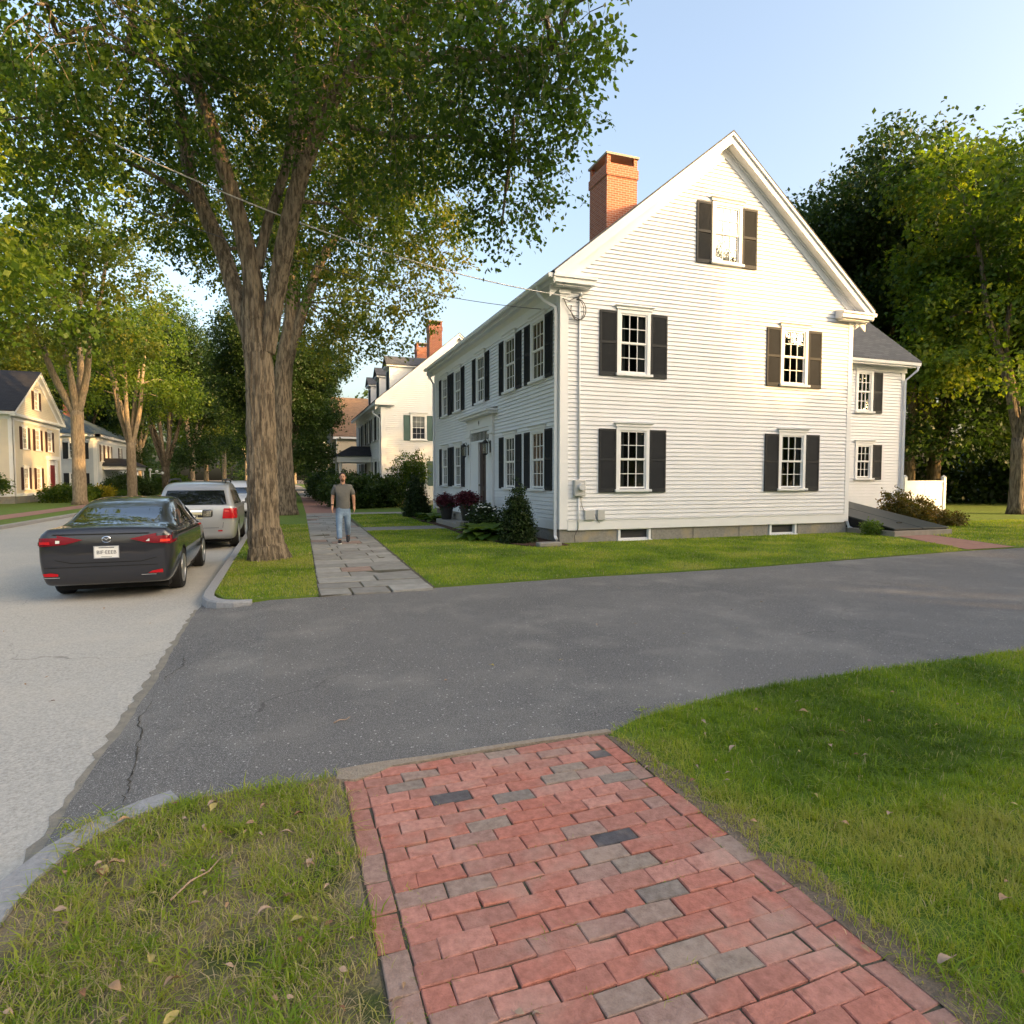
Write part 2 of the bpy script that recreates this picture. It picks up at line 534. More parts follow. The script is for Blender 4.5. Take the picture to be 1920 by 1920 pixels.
near_edge = [(1.93, 3.50), (2.2, 3.64), (2.4, 3.70), (2.8, 3.79), (3.34, 3.87), (4.5, 3.93), (6.6, 3.90), (12, 4.1), (30, 4.6)]
far_edge = [(2.12, 9.33), (3.2, 9.40), (4.8, 9.49), (6.4, 9.44), (8.1, 9.47), (11, 9.7), (14.68, 10.0), (16.7, 10.0), (40, 10.3)]
sheet('lawn_near', near_edge + [(30, -60), (1.90, -60)], .02, M['turf'], .14)
sheet('lawn_verge_near', [(.27, -40), (.27, 3.50), (-.2, 3.52), (-.45, 3.50), (-.66, 3.42), (-.86, 3.28), (-.98, 3.08), (-1.0, 2.6), (-1.0, -40)], .02, M['turfworn'], .17)
sheet('lawn_verge_far', [(-.96, 9.9), (-.8, 9.4), (-.5, 9.14), (.45, 9.18), (.50, 9.3), (1.5, 51), (1.5, 200), (-.96, 200)], .02, M['turf'], .17)
sheet('lawn_far', far_edge + [(200, 10.3), (200, 230), (3.0, 230), (3.0, 45), (2.45, 22)], .02, M['turf'], .14)
sheet('lawn_across_street', [(-9.46, -40), (-9.46, 420), (-260, 420), (-260, -40)], .02, M['turf'], .17)
# brick pavement across the street
sheet('pavement_across_street', [(-10.7, -40), (-10.7, 300), (-12.0, 300), (-12.0, -40)], .03, M['farbrick'])

def kerb(name, path, w=.15, z=.035):
    """granite kerb following a path; outer side is left of travel"""
    mb = MB()
    P = [Vector((x, y, 0)) for x, y in path]
    rows = []
    for i, p in enumerate(P):
        d = (P[min(i + 1, len(P) - 1)] - P[max(i - 1, 0)]).normalized()
        nrm = Vector((-d.y, d.x, 0))
        o = p + nrm * w
        rows.append([(o.x, o.y, -.15), (o.x, o.y, z - .02), (o.x - nrm.x * .02, o.y - nrm.y * .02, z), (p.x, p.y, z), (p.x, p.y, -.15)])
    for r in rows: mb.v += r
    for i in range(len(rows) - 1):
        for j in range(4):
            a = i * 5 + j
            mb.f.append((a, a + 1, a + 6, a + 5))
    mb.f.append((0, 1, 2, 3, 4)); k = (len(rows) - 1) * 5; mb.f.append((k, k + 1, k + 2, k + 3, k + 4))
    o = mb.build(name, M['granite2'])
    o['kind'] = 'structure'
    return o
def crack(pts, w):
    mb = MB(); r = random.Random(int(pts[0][1] * 100)); P = []
    for (ax, ay), (bx, by) in zip(pts, pts[1:]):
        for k in range(6):
            t = k / 6; P.append((ax + (bx - ax) * t + r.uniform(-.015, .015), ay + (by - ay) * t + r.uniform(-.01, .01)))
    az = lambda x: 0 if x > -.2 else (-.05 * (-.2 - x) / .55 if x > -.75 else -.05 - .044 * (-.75 - x) / .34)
    for i, (x, y) in enumerate(P):
        ww = w * r.uniform(.3, 1.3) * (1 - abs(2 * i / len(P) - 1) ** 3)
        mb.v += [(x - ww, y, az(x - ww) + .004), (x + ww, y, az(x + ww) + .004)]
    mb.f = [(2 * i, 2 * i + 1, 2 * i + 3, 2 * i + 2) for i in range(len(P) - 1)]
    mb.build('driveway_crack', pmat('crack_fill', (.022, .02, .018), (.09, .08, .06), 12, .95))['kind'] = 'structure'
crack([(-1.0, 5.6), (-1.01, 5.1), (-.93, 4.75), (-.91, 4.5), (-.86, 4.1), (-.84, 3.9), (-.83, 3.7)], .006)
crack([(-.98, 6.9), (-.92, 6.6), (-.9, 6.4), (-.99, 6.15), (-1.0, 6.0)], .005)
crack([(-.93, 4.75), (-.7, 4.7), (-.62, 4.72)], .004)
kerb('kerb_verge_near', [(-.98, -40), (-.99, 2.3), (-1.0, 2.75), (-.97, 2.98), (-.90, 3.16), (-.78, 3.32), (-.64, 3.43), (-.52, 3.49)])
kerb('kerb_verge_far', [(-.42, 9.12), (-.60, 9.13), (-.76, 9.22), (-.87, 9.38), (-.94, 9.62), (-.96, 10), (-.95, 30), (-.95, 200)])
kerb('kerb_across_street', [(-9.46, 300), (-9.46, -40)])

# foreground brick path: every brick its own block in one structure mesh
rng = random.Random(11)
sheet('brick_path_bed', [(.25, 3.52), (1.94, 3.52), (1.94, -3), (.25, -3)], .0165, M['joint'], .03)
def brickpath(name, x0, x1, y0, y1, z=.026):
    mb = MB()
    def brick(ax, ay, bx, by, tint, zt):
        e = .0035
        j = lambda: rng.uniform(-.005, .005)
        q = [(ax + j(), ay + j()), (bx + j(), ay + j()), (bx + j(), by + j()), (ax + j(), by + j())]
        tl = [rng.uniform(-.0035, .0035) for _ in range(4)]
        V = [(x, y, 0) for x, y in q] + [(x, y, zt - .004 + t) for (x, y), t in zip(q, tl)]
        cx, cy = (ax + bx) / 2, (ay + by) / 2
        V += [(x + (e if x < cx else -e), y + (e if y < cy else -e), zt + t) for (x, y), t in zip(q, tl)]
        mb.add(V, [(0, 1, 5, 4), (1, 2, 6, 5), (2, 3, 7, 6), (3, 0, 4, 7), (4, 5, 9, 8), (5, 6, 10, 9), (6, 7, 11, 10), (7, 4, 8, 11), (8, 9, 10, 11)], tint)
    def tint():
        r = rng.random()
        if r < .03: return rng.uniform(0, .05)
        if r < .09: return rng.uniform(.1, .2)
        if r < .25: return rng.uniform(.2, .36)
        return rng.uniform(.42, 1)
    y = y1; k = 0
    while y > y0:
        h = .097 + rng.uniform(-.003, .003)
        x = x0 + .104
        first = .2 if k % 2 else .1
        while x < x1 - .13:
            w = first if first else .2 + rng.uniform(-.006, .006)
            first = 0
            xe = min(x + w, x1 - .104)
            if xe - x > .03:
                brick(x, y - h, xe - .004, y - .002, tint(), z + rng.uniform(-.002, .003))
            x = xe + .001
        y -= h + .003; k += 1
    y = y1
    while y > y0:   # edge courses laid lengthwise, sunk a little
        for xa in (x0, x1 - .1):
            brick(xa, y - .196, xa + .098, y - .004, rng.uniform(.2, .7), z - .003 + rng.uniform(-.003, .002))
        y -= .2
    o = mb.build(name, M['pavebrick'])
    o['kind'] = 'structure'
    return o
brickpath('brick_path', .28, 1.90, -2.2, 3.50)

# flagstone footpath
def flagpath():
    mb = MB()
    y = 9.14; k = 0
    while y < 30:
        h = rng.uniform(.48, .66)
        x0 = .46 + .024 * (y - 9.2); x1 = 2.10 + .03 * (y - 9.2) * (1 if y < 22 else .8)
        w = x1 - x0
        cuts = [0, rng.uniform(.3, .42) if k % 2 else rng.uniform(.55, .68), 1]
        if rng.random() < .45: cuts.insert(2 if k % 2 else 1, rng.uniform(.72, .8) if k % 2 else rng.uniform(.22, .3))
        for a, b in zip(cuts, cuts[1:]):
            ya = y + rng.uniform(0, .03) * 1; yb = y + h - rng.uniform(.012, .03)
            xa, xb = x0 + a * w + .01, x0 + b * w - .012
            zt = .03 + rng.uniform(-.006, .008)
            jj = lambda: rng.uniform(-.012, .012)
            V = [(xa + jj(), ya, 0), (xb + jj(), ya + jj(), 0), (xb + jj(), yb, 0), (xa + jj(), yb + jj(), 0)]
            t = [zt + rng.uniform(-.006, .006) for _ in range(4)]
            V += [(p[0], p[1], q) for p, q in zip(V, t)]
            mb.add(V, [(0, 1, 5, 4), (1, 2, 6, 5), (2, 3, 7, 6), (3, 0, 4, 7), (4, 5, 6, 7)], 1.0 if rng.random() < .06 else rng.uniform(0, .85))
        y += h; k += 1
    o = mb.build('flagstone_path', M['flag'], bevel=.008)
    o['kind'] = 'structure'
flagpath()
sheet('flagstone_path_bed', [(.44, 9.12), (2.14, 9.3), (2.5, 22), (2.75, 30), (.98, 30)], .022, M['joint'])
sheet('walkway_to_front_door', [(2.45, 20.3), (5.2, 20.35), (5.2, 21.75), (2.49, 21.7)], .028, M['flag'], .02)
sheet('walkway_to_far_house', [(.98, 30), (6.0, 30.05), (6.0, 31.5), (1.0, 31.45)], .032, M['conc'], .02)
sheet('brick_path_far', [(1.0, 31.5), (2.75, 31.5), (3.2, 60), (1.5, 60)], .030, M['farbrick'])
sheet('concrete_path_far', [(1.5, 60), (3.2, 60), (4.4, 200), (2.6, 200)], .030, M['conc'])
sheet('brick_path_to_cellar_hatch', [(14.9, 10.02), (16.55, 10.02), (17.9, 13.2), (16.6, 13.2)], .030, M['farbrick'])
mbp = [(5.35, 14.9), (5.5, 14.3), (5.9, 14.0), (6.62, 14.05), (6.62, 28.8), (5.4, 29), (5.1, 26), (5.0, 24), (5.1, 22.6), (5.1, 20), (5.0, 18.5), (5.0, 16.5)]
sheet('mulch_bed', mbp, .045, M['mulch'], .04)

sheet('bare_soil_edge', [(1.88, -1)] + [(1.98 + .09 * abs(math.sin(q * .9)) + .05 * math.sin(q * 2.3), -1 + q * .15) for q in range(30)] + [(1.9, 3.49)], .0235, pmat('bare_soil', (.16, .12, .085), (.26, .20, .15), 14, .95, 1.4, 70, world_co=True))
# ------------------------------------------------------------------ grass blades (one mass per lawn)
G = np.random.default_rng(5)
def in_poly(P, poly):
    x, y = P[:, 0], P[:, 1]
    ins = np.zeros(len(P), bool)
    n = len(poly)
    for i in range(n):
        x1, y1 = poly[i]; x2, y2 = poly[(i + 1) % n]
        if y1 == y2: continue
        c = ((y1 > y) != (y2 > y)) & (x < (x2 - x1) * (y - y1) / (y2 - y1) + x1)
        ins ^= c
    return ins
def vnoise(P, s, seed):
    g = np.random.default_rng(seed).random((64, 64))
    q = P * s
    i = np.floor(q).astype(int); f = q - i
    f = f * f * (3 - 2 * f)
    a = g[i[:, 0] % 64, i[:, 1] % 64]; b = g[(i[:, 0] + 1) % 64, i[:, 1] % 64]
    c = g[i[:, 0] % 64, (i[:, 1] + 1) % 64]; d = g[(i[:, 0] + 1) % 64, (i[:, 1] + 1) % 64]
    return (a * (1 - f[:, 0]) + b * f[:, 0]) * (1 - f[:, 1]) + (c * (1 - f[:, 0]) + d * f[:, 0]) * f[:, 1]
def blades(P, hgt, wid, lean, tint, z=.02):
    n = len(P)
    a = G.random(n) * 2 * PI
    d = np.stack([np.cos(a), np.sin(a)], 1)
    s = np.stack([-d[:, 1], d[:, 0]], 1)
    B = np.column_stack([P, np.full(n, z)])
    def at(t, w):
        c = B.copy()
        c[:, :2] += d * (lean * hgt * t * t)[:, None]
        c[:, 2] += hgt * t * (1 - .35 * lean * t)
        off = np.column_stack([s * (wid * w)[:, None], np.zeros(n)])
        return c - off, c + off
    a0, a1 = at(0, .5); b0, b1 = at(.55, .42); c0, c1 = at(1., .08)
    V = np.stack([a0, a1, b0, b1, c0, c1], 1).reshape(-1, 3)
    k = np.arange(n)[:, None] * 6
    F = np.concatenate([k + np.array([[0, 1, 3, 2]]), k + np.array([[2, 3, 5, 4]])], 1).reshape(-1, 4)
    return V, F, np.repeat(tint, 2)
def grass(name, poly, box, dens, h, w, worn=0.0, seed=1, z=.02, label=''):
    out = []
    for (x0, x1, y0, y1, dn, hs, ws) in box:
        n = int((x1 - x0) * (y1 - y0) * dn)
        P = np.column_stack([G.uniform(x0, x1, n), G.uniform(y0, y1, n)])
        P += (vnoise(P, 9, seed + 7)[:, None] - .5) * .05      # clumping
        P = P[in_poly(P, poly)]
        cl = vnoise(P, 3.2, seed); c2 = vnoise(P, 1.1, seed + 1); c3 = vnoise(P, 14, seed + 2)
        keep = G.random(len(P)) > worn * np.clip((c2 * .6 + cl * .4 - .35) * 3.5, 0, 1)
        if name == 'grass_near_lawn': keep &= G.random(len(P)) > .8 * np.exp(-np.maximum(0, P[:, 0] - 1.93) / (.05 + .22 * c2))
        P, cl, c2, c3 = P[keep], cl[keep], c2[keep], c3[keep]
        hh = h * hs * (.45 + .75 * c3 + .35 * cl) * G.uniform(.6, 1.25, len(P))
        ti = np.clip(.02 + .75 * (c2 - .2) + .40 * (cl - .3) + .25 * (vnoise(P, .45, seed + 9) - .3) + .12 + G.normal(0, .13, len(P)) + worn * .12, 0, .78)
        dry = G.random(len(P)) < (.035 + .22 * worn)
        ti[dry] = G.uniform(.8, 1, dry.sum())
        out.append(blades(P, hh, w * ws * G.uniform(.7, 1.3, len(P)), G.uniform(.15, 1.3, len(P)), ti, z))
    V = []; F = []; T = []; k = 0
    for v, f, t in out:
        V.append(v); F.append(f + k); T.append(t); k += len(v)
    o = fastmesh(name, np.concatenate(V), np.concatenate(F), M['grass'], tint=np.concatenate(T))
    tag(o, label, 'grass', kind='stuff')
    return o
grass('grass_near_lawn', [(1.90, -.6)] + [(1.90 + .035 * math.sin(q * 5) + .02 * math.sin(q * 17), q * .1) for q in range(0, 35)] + [(1.95, 3.5)] + near_edge[1:] + [(30, -.6)],
      [(1.85, 4.2, .2, 4, 10000, 1, 1), (4.2, 7.5, 1.4, 4.1, 5200, 1, 1.25), (7.5, 11, 2.5, 4.3, 1600, 1, 1.8)], 1, .052, .0034, seed=3,
      label='thick green lawn grass right of the brick path')
grass('grass_near_verge', [(.26, .6)] + [(.275 + .03 * math.sin(q * 1.3) + .02 * math.sin(q * 3.1), .6 + q * .1) for q in range(29)] + [(.27, 3.52), (-.2, 3.53), (-.45, 3.51), (-.66, 3.43), (-.86, 3.29), (-.98, 3.09), (-1.0, 2.6), (-1.0, .6)],
      [(-1.02, .34, 1.4, 3.55, 9500, 1, 1)], 1, .05, .0034, worn=.93, seed=23, label='patchy worn grass of the verge left of the brick path')
grass('grass_far_lawn', far_edge[:7] + [(15.3, 10.6), (16.3, 13.6), (16.2, 14.55), (6.7, 14.5), (6.5, 13.9), (5.7, 13.9), (5.2, 14.6), (4.9, 16.4), (4.9, 18.5), (5.0, 20.2), (2.47, 20.2)],
      [(2, 10, 9.3, 12.5, 1700, 1, 2), (10, 17, 9.3, 14.6, 900, 1, 2.6), (2, 10, 12.5, 20.3, 800, 1, 2.8)], 1, .045, .0034, seed=43, label='mown green lawn between the flagstones, white house and driveway')
grass('grass_by_walkways', [(2.6, 21.8), (5.0, 21.8), (5.0, 30), (2.8, 30)], [(2.5, 5.2, 21.8, 30, 500, 1, 4)], 1, .045, .0034, seed=91, label='green lawn between the two walkways left of the white house')
grass('grass_far_verge', [(-.94, 9.9), (-.78, 9.42), (-.5, 9.18), (.44, 9.2), (.9, 28), (-.94, 28)],
      [(-.95, .9, 9.1, 14, 2600, 1, 2), (-.95, .95, 14, 24, 900, 1, 3)], 1, .04, .0034, worn=.3, seed=63, label='yellowish grass around the base of the big street tree')
grass('grass_by_cellar_hatch', [(16.7, 10.05), (40, 10.3), (40, 24), (24.5, 24), (19, 14.2), (18.0, 13.3)],
      [(16.5, 28, 10, 17, 350, 1, 4.5)], 1, .05, .0034, seed=83, label='lawn beyond the cellar hatch in the shade of the trees')

def tufts(name, spots, mat, label, per=26, L_=.085, w=.006, spread=.035, t0=.3, t1=.75, z=.02):
    sp = np.array(spots)
    P = np.repeat(sp, per, 0) + G.normal(0, spread, (len(sp) * per, 2))
    sc = np.repeat(G.uniform(.5, 1.25, len(sp)), per)
    ti = np.repeat(G.uniform(t0, t1, len(sp)), per) + G.normal(0, .05, len(P))
    V, F, T = blades(P, L_ * sc * G.uniform(.5, 1.1, len(P)), w * G.uniform(.6, 1.3, len(P)), G.uniform(.5, 1.8, len(P)), np.clip(ti, 0, 1), z)
    o = fastmesh(name, V, F, mat, tint=T); tag(o, label, 'grass', kind='stuff')
q_ = random.Random(77)
tufts('coarse_grass', [(q_.uniform(-.95, .24), q_.uniform(1.5, 3.45)) for _ in range(120)], M['grass'], 'coarse bright tufts standing in the worn verge', t0=.35, t1=.72)
tufts('dry_straw', [(q_.uniform(-.9, .24), q_.uniform(1.5, 3.4)) for _ in range(420)], M['grass'], 'dead straw-coloured blades matted over the worn verge', per=12, L_=.06, w=.0035, spread=.05, t0=.82, t1=1)
tufts('clover_tufts', [(q_.uniform(2.0, 6.0), q_.uniform(.8, 3.8)) for _ in range(300)], M['grass'], 'broad-leaved green tufts scattered through the thick lawn', per=18, L_=.07, w=.007, t0=.2, t1=.72)
tufts('edge_straw', [(1.93 + abs(q_.gauss(0, .10)), q_.uniform(.6, 3.5)) for _ in range(150)], M['grass'], 'thin dry grass along the right edge of the brick path', per=12, L_=.045, w=.003, spread=.03, t0=.7, t1=1)
js = [(q_.choice((.28, .385, 1.795, 1.90)) + q_.uniform(-.012, .012), q_.uniform(1.2, 3.5)) for _ in range(70)] + [(q_.uniform(.4, 1.78), 3.5 - .1 * q_.randint(1, 22)) for _ in range(60)]
tufts('joint_weeds', js, M['grass'], 'tiny grass and moss growing in the joints of the brick path', per=9, L_=.022, w=.0025, spread=.012, t0=.1, t1=.7, z=.016)
sheet('sandy_edge', [(.24, 3.44), (.34, 3.40), (.47, 3.45), (.55, 3.50), (.9, 3.515), (1.4, 3.52), (1.96, 3.50), (1.95, 3.55), (1.3, 3.565), (.8, 3.56), (.5, 3.575), (.26, 3.56)], .0335, pmat('pale_sand', (.42, .35, .27), (.30, .24, .18), 30, .95, 1, 90, world_co=True), .03)

# ------------------------------------------------------------------ windows, shutters, siding
def make_window(w, h, style):
    """local frame: x along wall, -y outwards, z up; origin at bottom centre of the glass opening"""
    big = style in ('main', 'attic')
    cas = .10
    f = MB()
    for sx in (-1, 1):
        f.box((sx * w / 2, -.048, -.02), (sx * (w / 2 + cas), .03, h + cas))
    f.box((-w / 2, -.048, h), (w / 2, .03, h + cas))
    if style != 'plain':
        f.box((-w / 2 - cas - .04, -.075, h + cas), (w / 2 + cas + .04, .02, h + cas + .05))
        f.prism([(-w / 2 - cas - .04, -.075, h + cas + .05), (-w / 2 - cas - .09, -.12, h + cas + .085), (w / 2 + cas + .09, -.12, h + cas + .085), (w / 2 + cas + .04, -.075, h + cas + .05)], (0, .12, 0))
    root = f.build('window', M['trim'])
    s = MB(); s.box((-w / 2 - cas - .05, -.115, -.085), (w / 2 + cas + .05, .02, -.02)); s.build('sill', M['trim'], root, bevel=.006)
    t = .042
    m = MB()
    hm = h / 2
    for z0, z1, y0 in ((hm - .01, h, -.024), (0, hm + .02, -.008)):
        y1 = y0 + .028
        m.box((-w / 2, y0, z0), (-w / 2 + t, y1, z1)); m.box((w / 2 - t, y0, z0), (w / 2, y1, z1))
        m.box((-w / 2 + t, y0, z0), (w / 2 - t, y1, z0 + t * 1.15)); m.box((-w / 2 + t, y0, z1 - t), (w / 2 - t, y1, z1))
        for k in (1, 2):
            x = -w / 2 + t + (w - 2 * t) * k / 3
            m.box((x - .009, y0 + .006, z0 + t), (x + .009, y1 - .003, z1 - t))
        zc = (z0 + z1) / 2
        m.box((-w / 2 + t, y0 + .005, zc - .009), (w / 2 - t, y1 - .004, zc + .009))
    m.build('sash', M['sashw'], root)
    g = MB()
    g.add([(-w / 2, .001, hm), (w / 2, .001, hm), (w / 2, .001, h), (-w / 2, .001, h), (-w / 2, .016, 0), (w / 2, .016, 0), (w / 2, .016, hm), (-w / 2, .016, hm)], [(0, 1, 2, 3), (4, 5, 6, 7)])
    g.build('pane', M['glass'], root)
    r = MB()   # room seen through the glass
    a = w / 2 + .05
    r.add([(-a, .05, -.05), (a, .05, -.05), (a, .05, h + .05), (-a, .05, h + .05), (-a, .6, -.05), (a, .6, -.05), (a, .6, h + .05), (-a, .6, h + .05)],
          [(4, 5, 6, 7), (0, 4, 7, 3), (1, 2, 6, 5), (0, 1, 5, 4), (3, 7, 6, 2)])
    r.build('room_recess', M['dark'], root)
    if style == 'main':
        c = MB()
        for sx in (-1, 1):
            n = 10
            V = []
            for i in range(n + 1):
                x = sx * (w / 2 - .26 * w * i / n)
                V += [(x, .09 + .02 * math.sin(i * 2.1), 0), (x, .09 + .02 * math.sin(i * 2.1), h)]
            c.add(V, [(2 * i, 2 * i + 1, 2 * i + 3, 2 * i + 2) for i in range(n)])
        c.build('curtain', M['curtain'], root)
        sc = MB(); sc.add([(-w / 2 + .03, .03, .02), (w / 2 - .03, .03, .02), (w / 2 - .03, .03, hm), (-w / 2 + .03, .03, hm)], [(0, 1, 2, 3)])
    elif style in ('attic', 'blind'):
        c = MB(); zz = h * (.48 if style == 'attic' else .55)
        c.add([(-w / 2, .06, zz), (w / 2, .06, zz), (w / 2, .06, h), (-w / 2, .06, h)], [(0, 1, 2, 3)])
        if style == 'attic':
            c.add([(-w / 2, .07, 0), (w / 2 - .14, .07, 0), (w / 2 - .14, .07, hm * .90), (-w / 2, .07, hm * .90)], [(0, 1, 2, 3)])
        c.build('roller_blind', M['blind'], root)
    return root

def make_shutter(w, h, mat, fine=True):
    m = MB()
    t = .05
    m.box((-w / 2, -.035, 0), (-w / 2 + t, 0, h)); m.box((w / 2 - t, -.035, 0), (w / 2, 0, h))
    zc = h * .52
    for z0, z1 in ((0, .10), (zc - .035, zc + .035), (h - .06, h)):
        m.box((-w / 2 + t, -.034, z0), (w / 2 - t, -.001, z1))
    if fine:
        z = .10
        while z < h - .07:
            if not (zc - .06 < z < zc + .03):
                m.add([(-w / 2 + t, -.030, z + .004), (w / 2 - t, -.030, z + .004), (w / 2 - t, -.006, z + .034), (-w / 2 + t, -.006, z + .034)], [(0, 1, 2, 3)])
                m.add([(-w / 2 + t, -.030, z + .004), (w / 2 - t, -.030, z + .004), (w / 2 - t, -.030, z - .003), (-w / 2 + t, -.030, z - .003)], [(0, 1, 2, 3)])
            z += .030
    m.box((-w / 2 + t, -.006, .1), (w / 2 - t, -.002, h - .06))
    return m.build('shutter', mat)

PROTO = {}
def put(kind, key, maker, parent, loc, rz):
    k = (kind,) + key
    if k not in PROTO:
        o = maker(*key)
        PROTO[k] = o
    else:
        o = copy_tree(PROTO[k])
    o.parent = parent
    o.location = loc
    o.rotation_euler.z = rz
    return o

def siding(mb, org, ud, nd, length, z0, z1, opens=(), gable=None, expo=.11):
    """clapboards; org = wall corner (x,y), ud along wall, nd outwards; gable=(ze,zr,uapex)"""
    def pt(u, z, n):
        return (org[0] + ud[0] * u + nd[0] * n, org[1] + ud[1] * u + nd[1] * n, z)
    z = z0
    while z < z1 - .01:
        zt = min(z + expo, z1)
        def rngz(q):
            if gable and q > gable[0]:
                f = (q - gable[0]) / (gable[1] - gable[0])
                return (gable[2] * f, length - (length - gable[2]) * f)
            return (0, length)
        lo, hi = rngz(z), rngz(zt)
        zc = (z + zt) / 2
        cuts = sorted([(a, b) for a, b, c, d in opens if c < zc < d])
        segs = []; cur = None
        s = 'L'
        edges = []
        left = None
        for a, b in cuts:
            edges.append((left, a)); left = b
        edges.append((left, None))
        for a, b in edges:
            ub0, ut0 = (lo[0], hi[0]) if a is None else (a, a)
            ub1, ut1 = (lo[1], hi[1]) if b is None else (b, b)
            if ub1 - ub0 < .02: continue
            g_ = .013
            mb.add([pt(ub0, z + g_, .026), pt(ub1, z + g_, .026), pt(ut1, zt, .007), pt(ut0, zt, .007), pt(ub0, z + g_, -.012), pt(ub1, z + g_, -.012), pt(ub1, z, -.012), pt(ub0, z, -.012), pt(ub1, z, .007), pt(ub0, z, .007)],
                   [(0, 1, 2, 3), (0, 4, 5, 1), (4, 7, 6, 5), (7, 9, 8, 6)])
        z = zt

def roofslab(mb, p0, p1, p2, p3, th=.12):
    """p0,p1 eave line, p2,p3 ridge line (same direction); thickness downwards"""
    a = [Vector(p) for p in (p0, p1, p2, p3)]
    dn = Vector((0, 0, -th))
    mb.add(a + [p + dn for p in a], [(0, 1, 2, 3), (7, 6, 5, 4), (0, 4, 5, 1), (1, 5, 6, 2), (2, 6, 7, 3), (3, 7, 4, 0)])

def roof_uv(o):
    me = o.data
    uv = me.uv_layers.new(name='UVMap')
    for p in me.polygons:
        n = p.normal
        h = Vector((-n.y, n.x, 0))
        if h.length < 1e-3: h = Vector((1, 0, 0))
        h.normalize(); s = n.cross(h)
        for li in p.loop_indices:
            co = me.vertices[me.loops[li].vertex_index].co
            uv.data[li].uv = (co.dot(h), co.dot(s))

def roof_mesh(mb, mat, parent):
    o = mb.build('roof', mat, parent)
    roof_uv(o)
    return o

def chimney(parent, x, y, z0, z1, wx, wy, cap=True):
    m = MB()
    m.box((x - wx / 2, y - wy / 2, z0), (x + wx / 2, y + wy / 2, z1 - .55))
    m.box((x - wx / 2 - .035, y - wy / 2 - .035, z1 - .72), (x + wx / 2 + .035, y + wy / 2 + .035, z1 - .42))
    m.box((x - wx / 2, y - wy / 2, z1 - .42), (x + wx / 2, y + wy / 2, z1 - .30))
    t = .13
    for sx in (-1, 1):
        for sy in (-1, 1):
            m.box((x + sx * wx / 2, y + sy * wy / 2, z1 - .30), (x + sx * (wx / 2 - t), y + sy * (wy / 2 - t), z1 - .05))
    c = m.build('chimney', M['brick'], parent)
    s = MB(); s.box((x - wx / 2 - .05, y - wy / 2 - .05, z1 - .05), (x + wx / 2 + .05, y + wy / 2 + .05, z1 + .02)); s.build('chimney_cap', M['conc'], c)
    return c

def tube_part(name, pts, r, mat, parent, n=8):
    m = MB(); m.tube(pts, r, n); return m.build(name, mat, parent, smooth=True)

def square_pipe(name, pts, w, mat, parent):
    m = MB(); m.tube(pts, w, 4); return m.build(name, mat, parent)

# ------------------------------------------------------------------ the white house on the corner
HW, HL, ZF, ZE, ZR = 9.67, 13.9, .40, 6.50, 10.80
house = empty('clapboard_house', (6.63, 14.63, 0))
tag(house, 'large white clapboard house with charcoal shutters and brick chimney on the corner lot', 'house')
rid = 4.9
gwins = [(2.09, 1.41, .80, 1.53), (7.45, 1.41, .80, 1.53), (2.09, 4.44, .80, 1.53), (7.45, 4.44, .80, 1.53), (5.0, 7.64, .80, 1.50)]
fwins = [(1.45, 'u'), (3.70, 'u'), (6.75, 'u'), (9.85, 'u'), (11.95, 'u'), (1.45, 'l'), (3.70, 'l'), (9.85, 'l'), (11.95, 'l')]
mb = MB()
siding(mb, (0, 0), (1, 0), (0, -1), HW, ZF, ZR - .02, [(x - w / 2 - .05, x + w / 2 + .05, z, z + h + .05) for x, z, w, h in gwins], gable=(ZE + .22, ZR, rid))
siding(mb, (0, 0), (0, 1), (-1, 0), HL, ZF, ZE, [(y - .45, y + .45, (4.38 if k == 'u' else 1.40), (5.98 if k == 'u' else 2.98)) for y, k in fwins] + [(5.25, 8.25, ZF, 3.8)])
siding(mb, (HW, 0), (0, 1), (1, 0), HL, ZF, ZE)
siding(mb, (0, HL), (1, 0), (0, 1), HW, ZF, ZR - .02, gable=(ZE + .22, ZR, rid))
mb.build('wall', M['white'], house)
mb = MB()
for a, b in ((0, 1.66), (2.72, 4.05), (4.07, 5.62), (5.64, 6.66), (7.76, HW)):
    mb.box((a, .02, -.1), (b, .3, ZF - .03 + .02))
mb.box((1.66, .25, -.1), (2.72, .3, ZF)); mb.box((6.66, .25, -.1), (7.76, .3, ZF))
for k in range(9):
    mb.box((.02, .31 + k * 1.5, -.1), (.3, .31 + k * 1.5 + 1.485, ZF - .01))
mb.box((HW - .3, .31, -.1), (HW - .02, HL, ZF - .01))
mb.box((.31, HL - .3, -.1), (HW - .31, HL - .02, ZF - .01))
mb.build('foundation', M['granite'], house, bevel=.01)
for cx in (2.19, 7.21):
    f = MB(); w = .5
    f.box((cx - w, .0, -.02), (cx - w + .07, .24, ZF - .02)); f.box((cx + w - .07, .0, -.02), (cx + w, .24, ZF - .02))
    f.box((cx - w + .07, .0, ZF - .08), (cx + w - .07, .24, ZF - .02)); f.box((cx - w - .03, -.03, -.03), (cx + w + .03, .24, .045))
    f.box((cx - w + .07, .06, .05), (cx + w - .07, .1, .09))
    bw = f.build('basement_window', M['trim'], house)
    g = MB(); g.box((cx - w + .07, .10, .045), (cx + w - .07, .12, ZF - .08)); g.build('pane', M['screen'], bw)
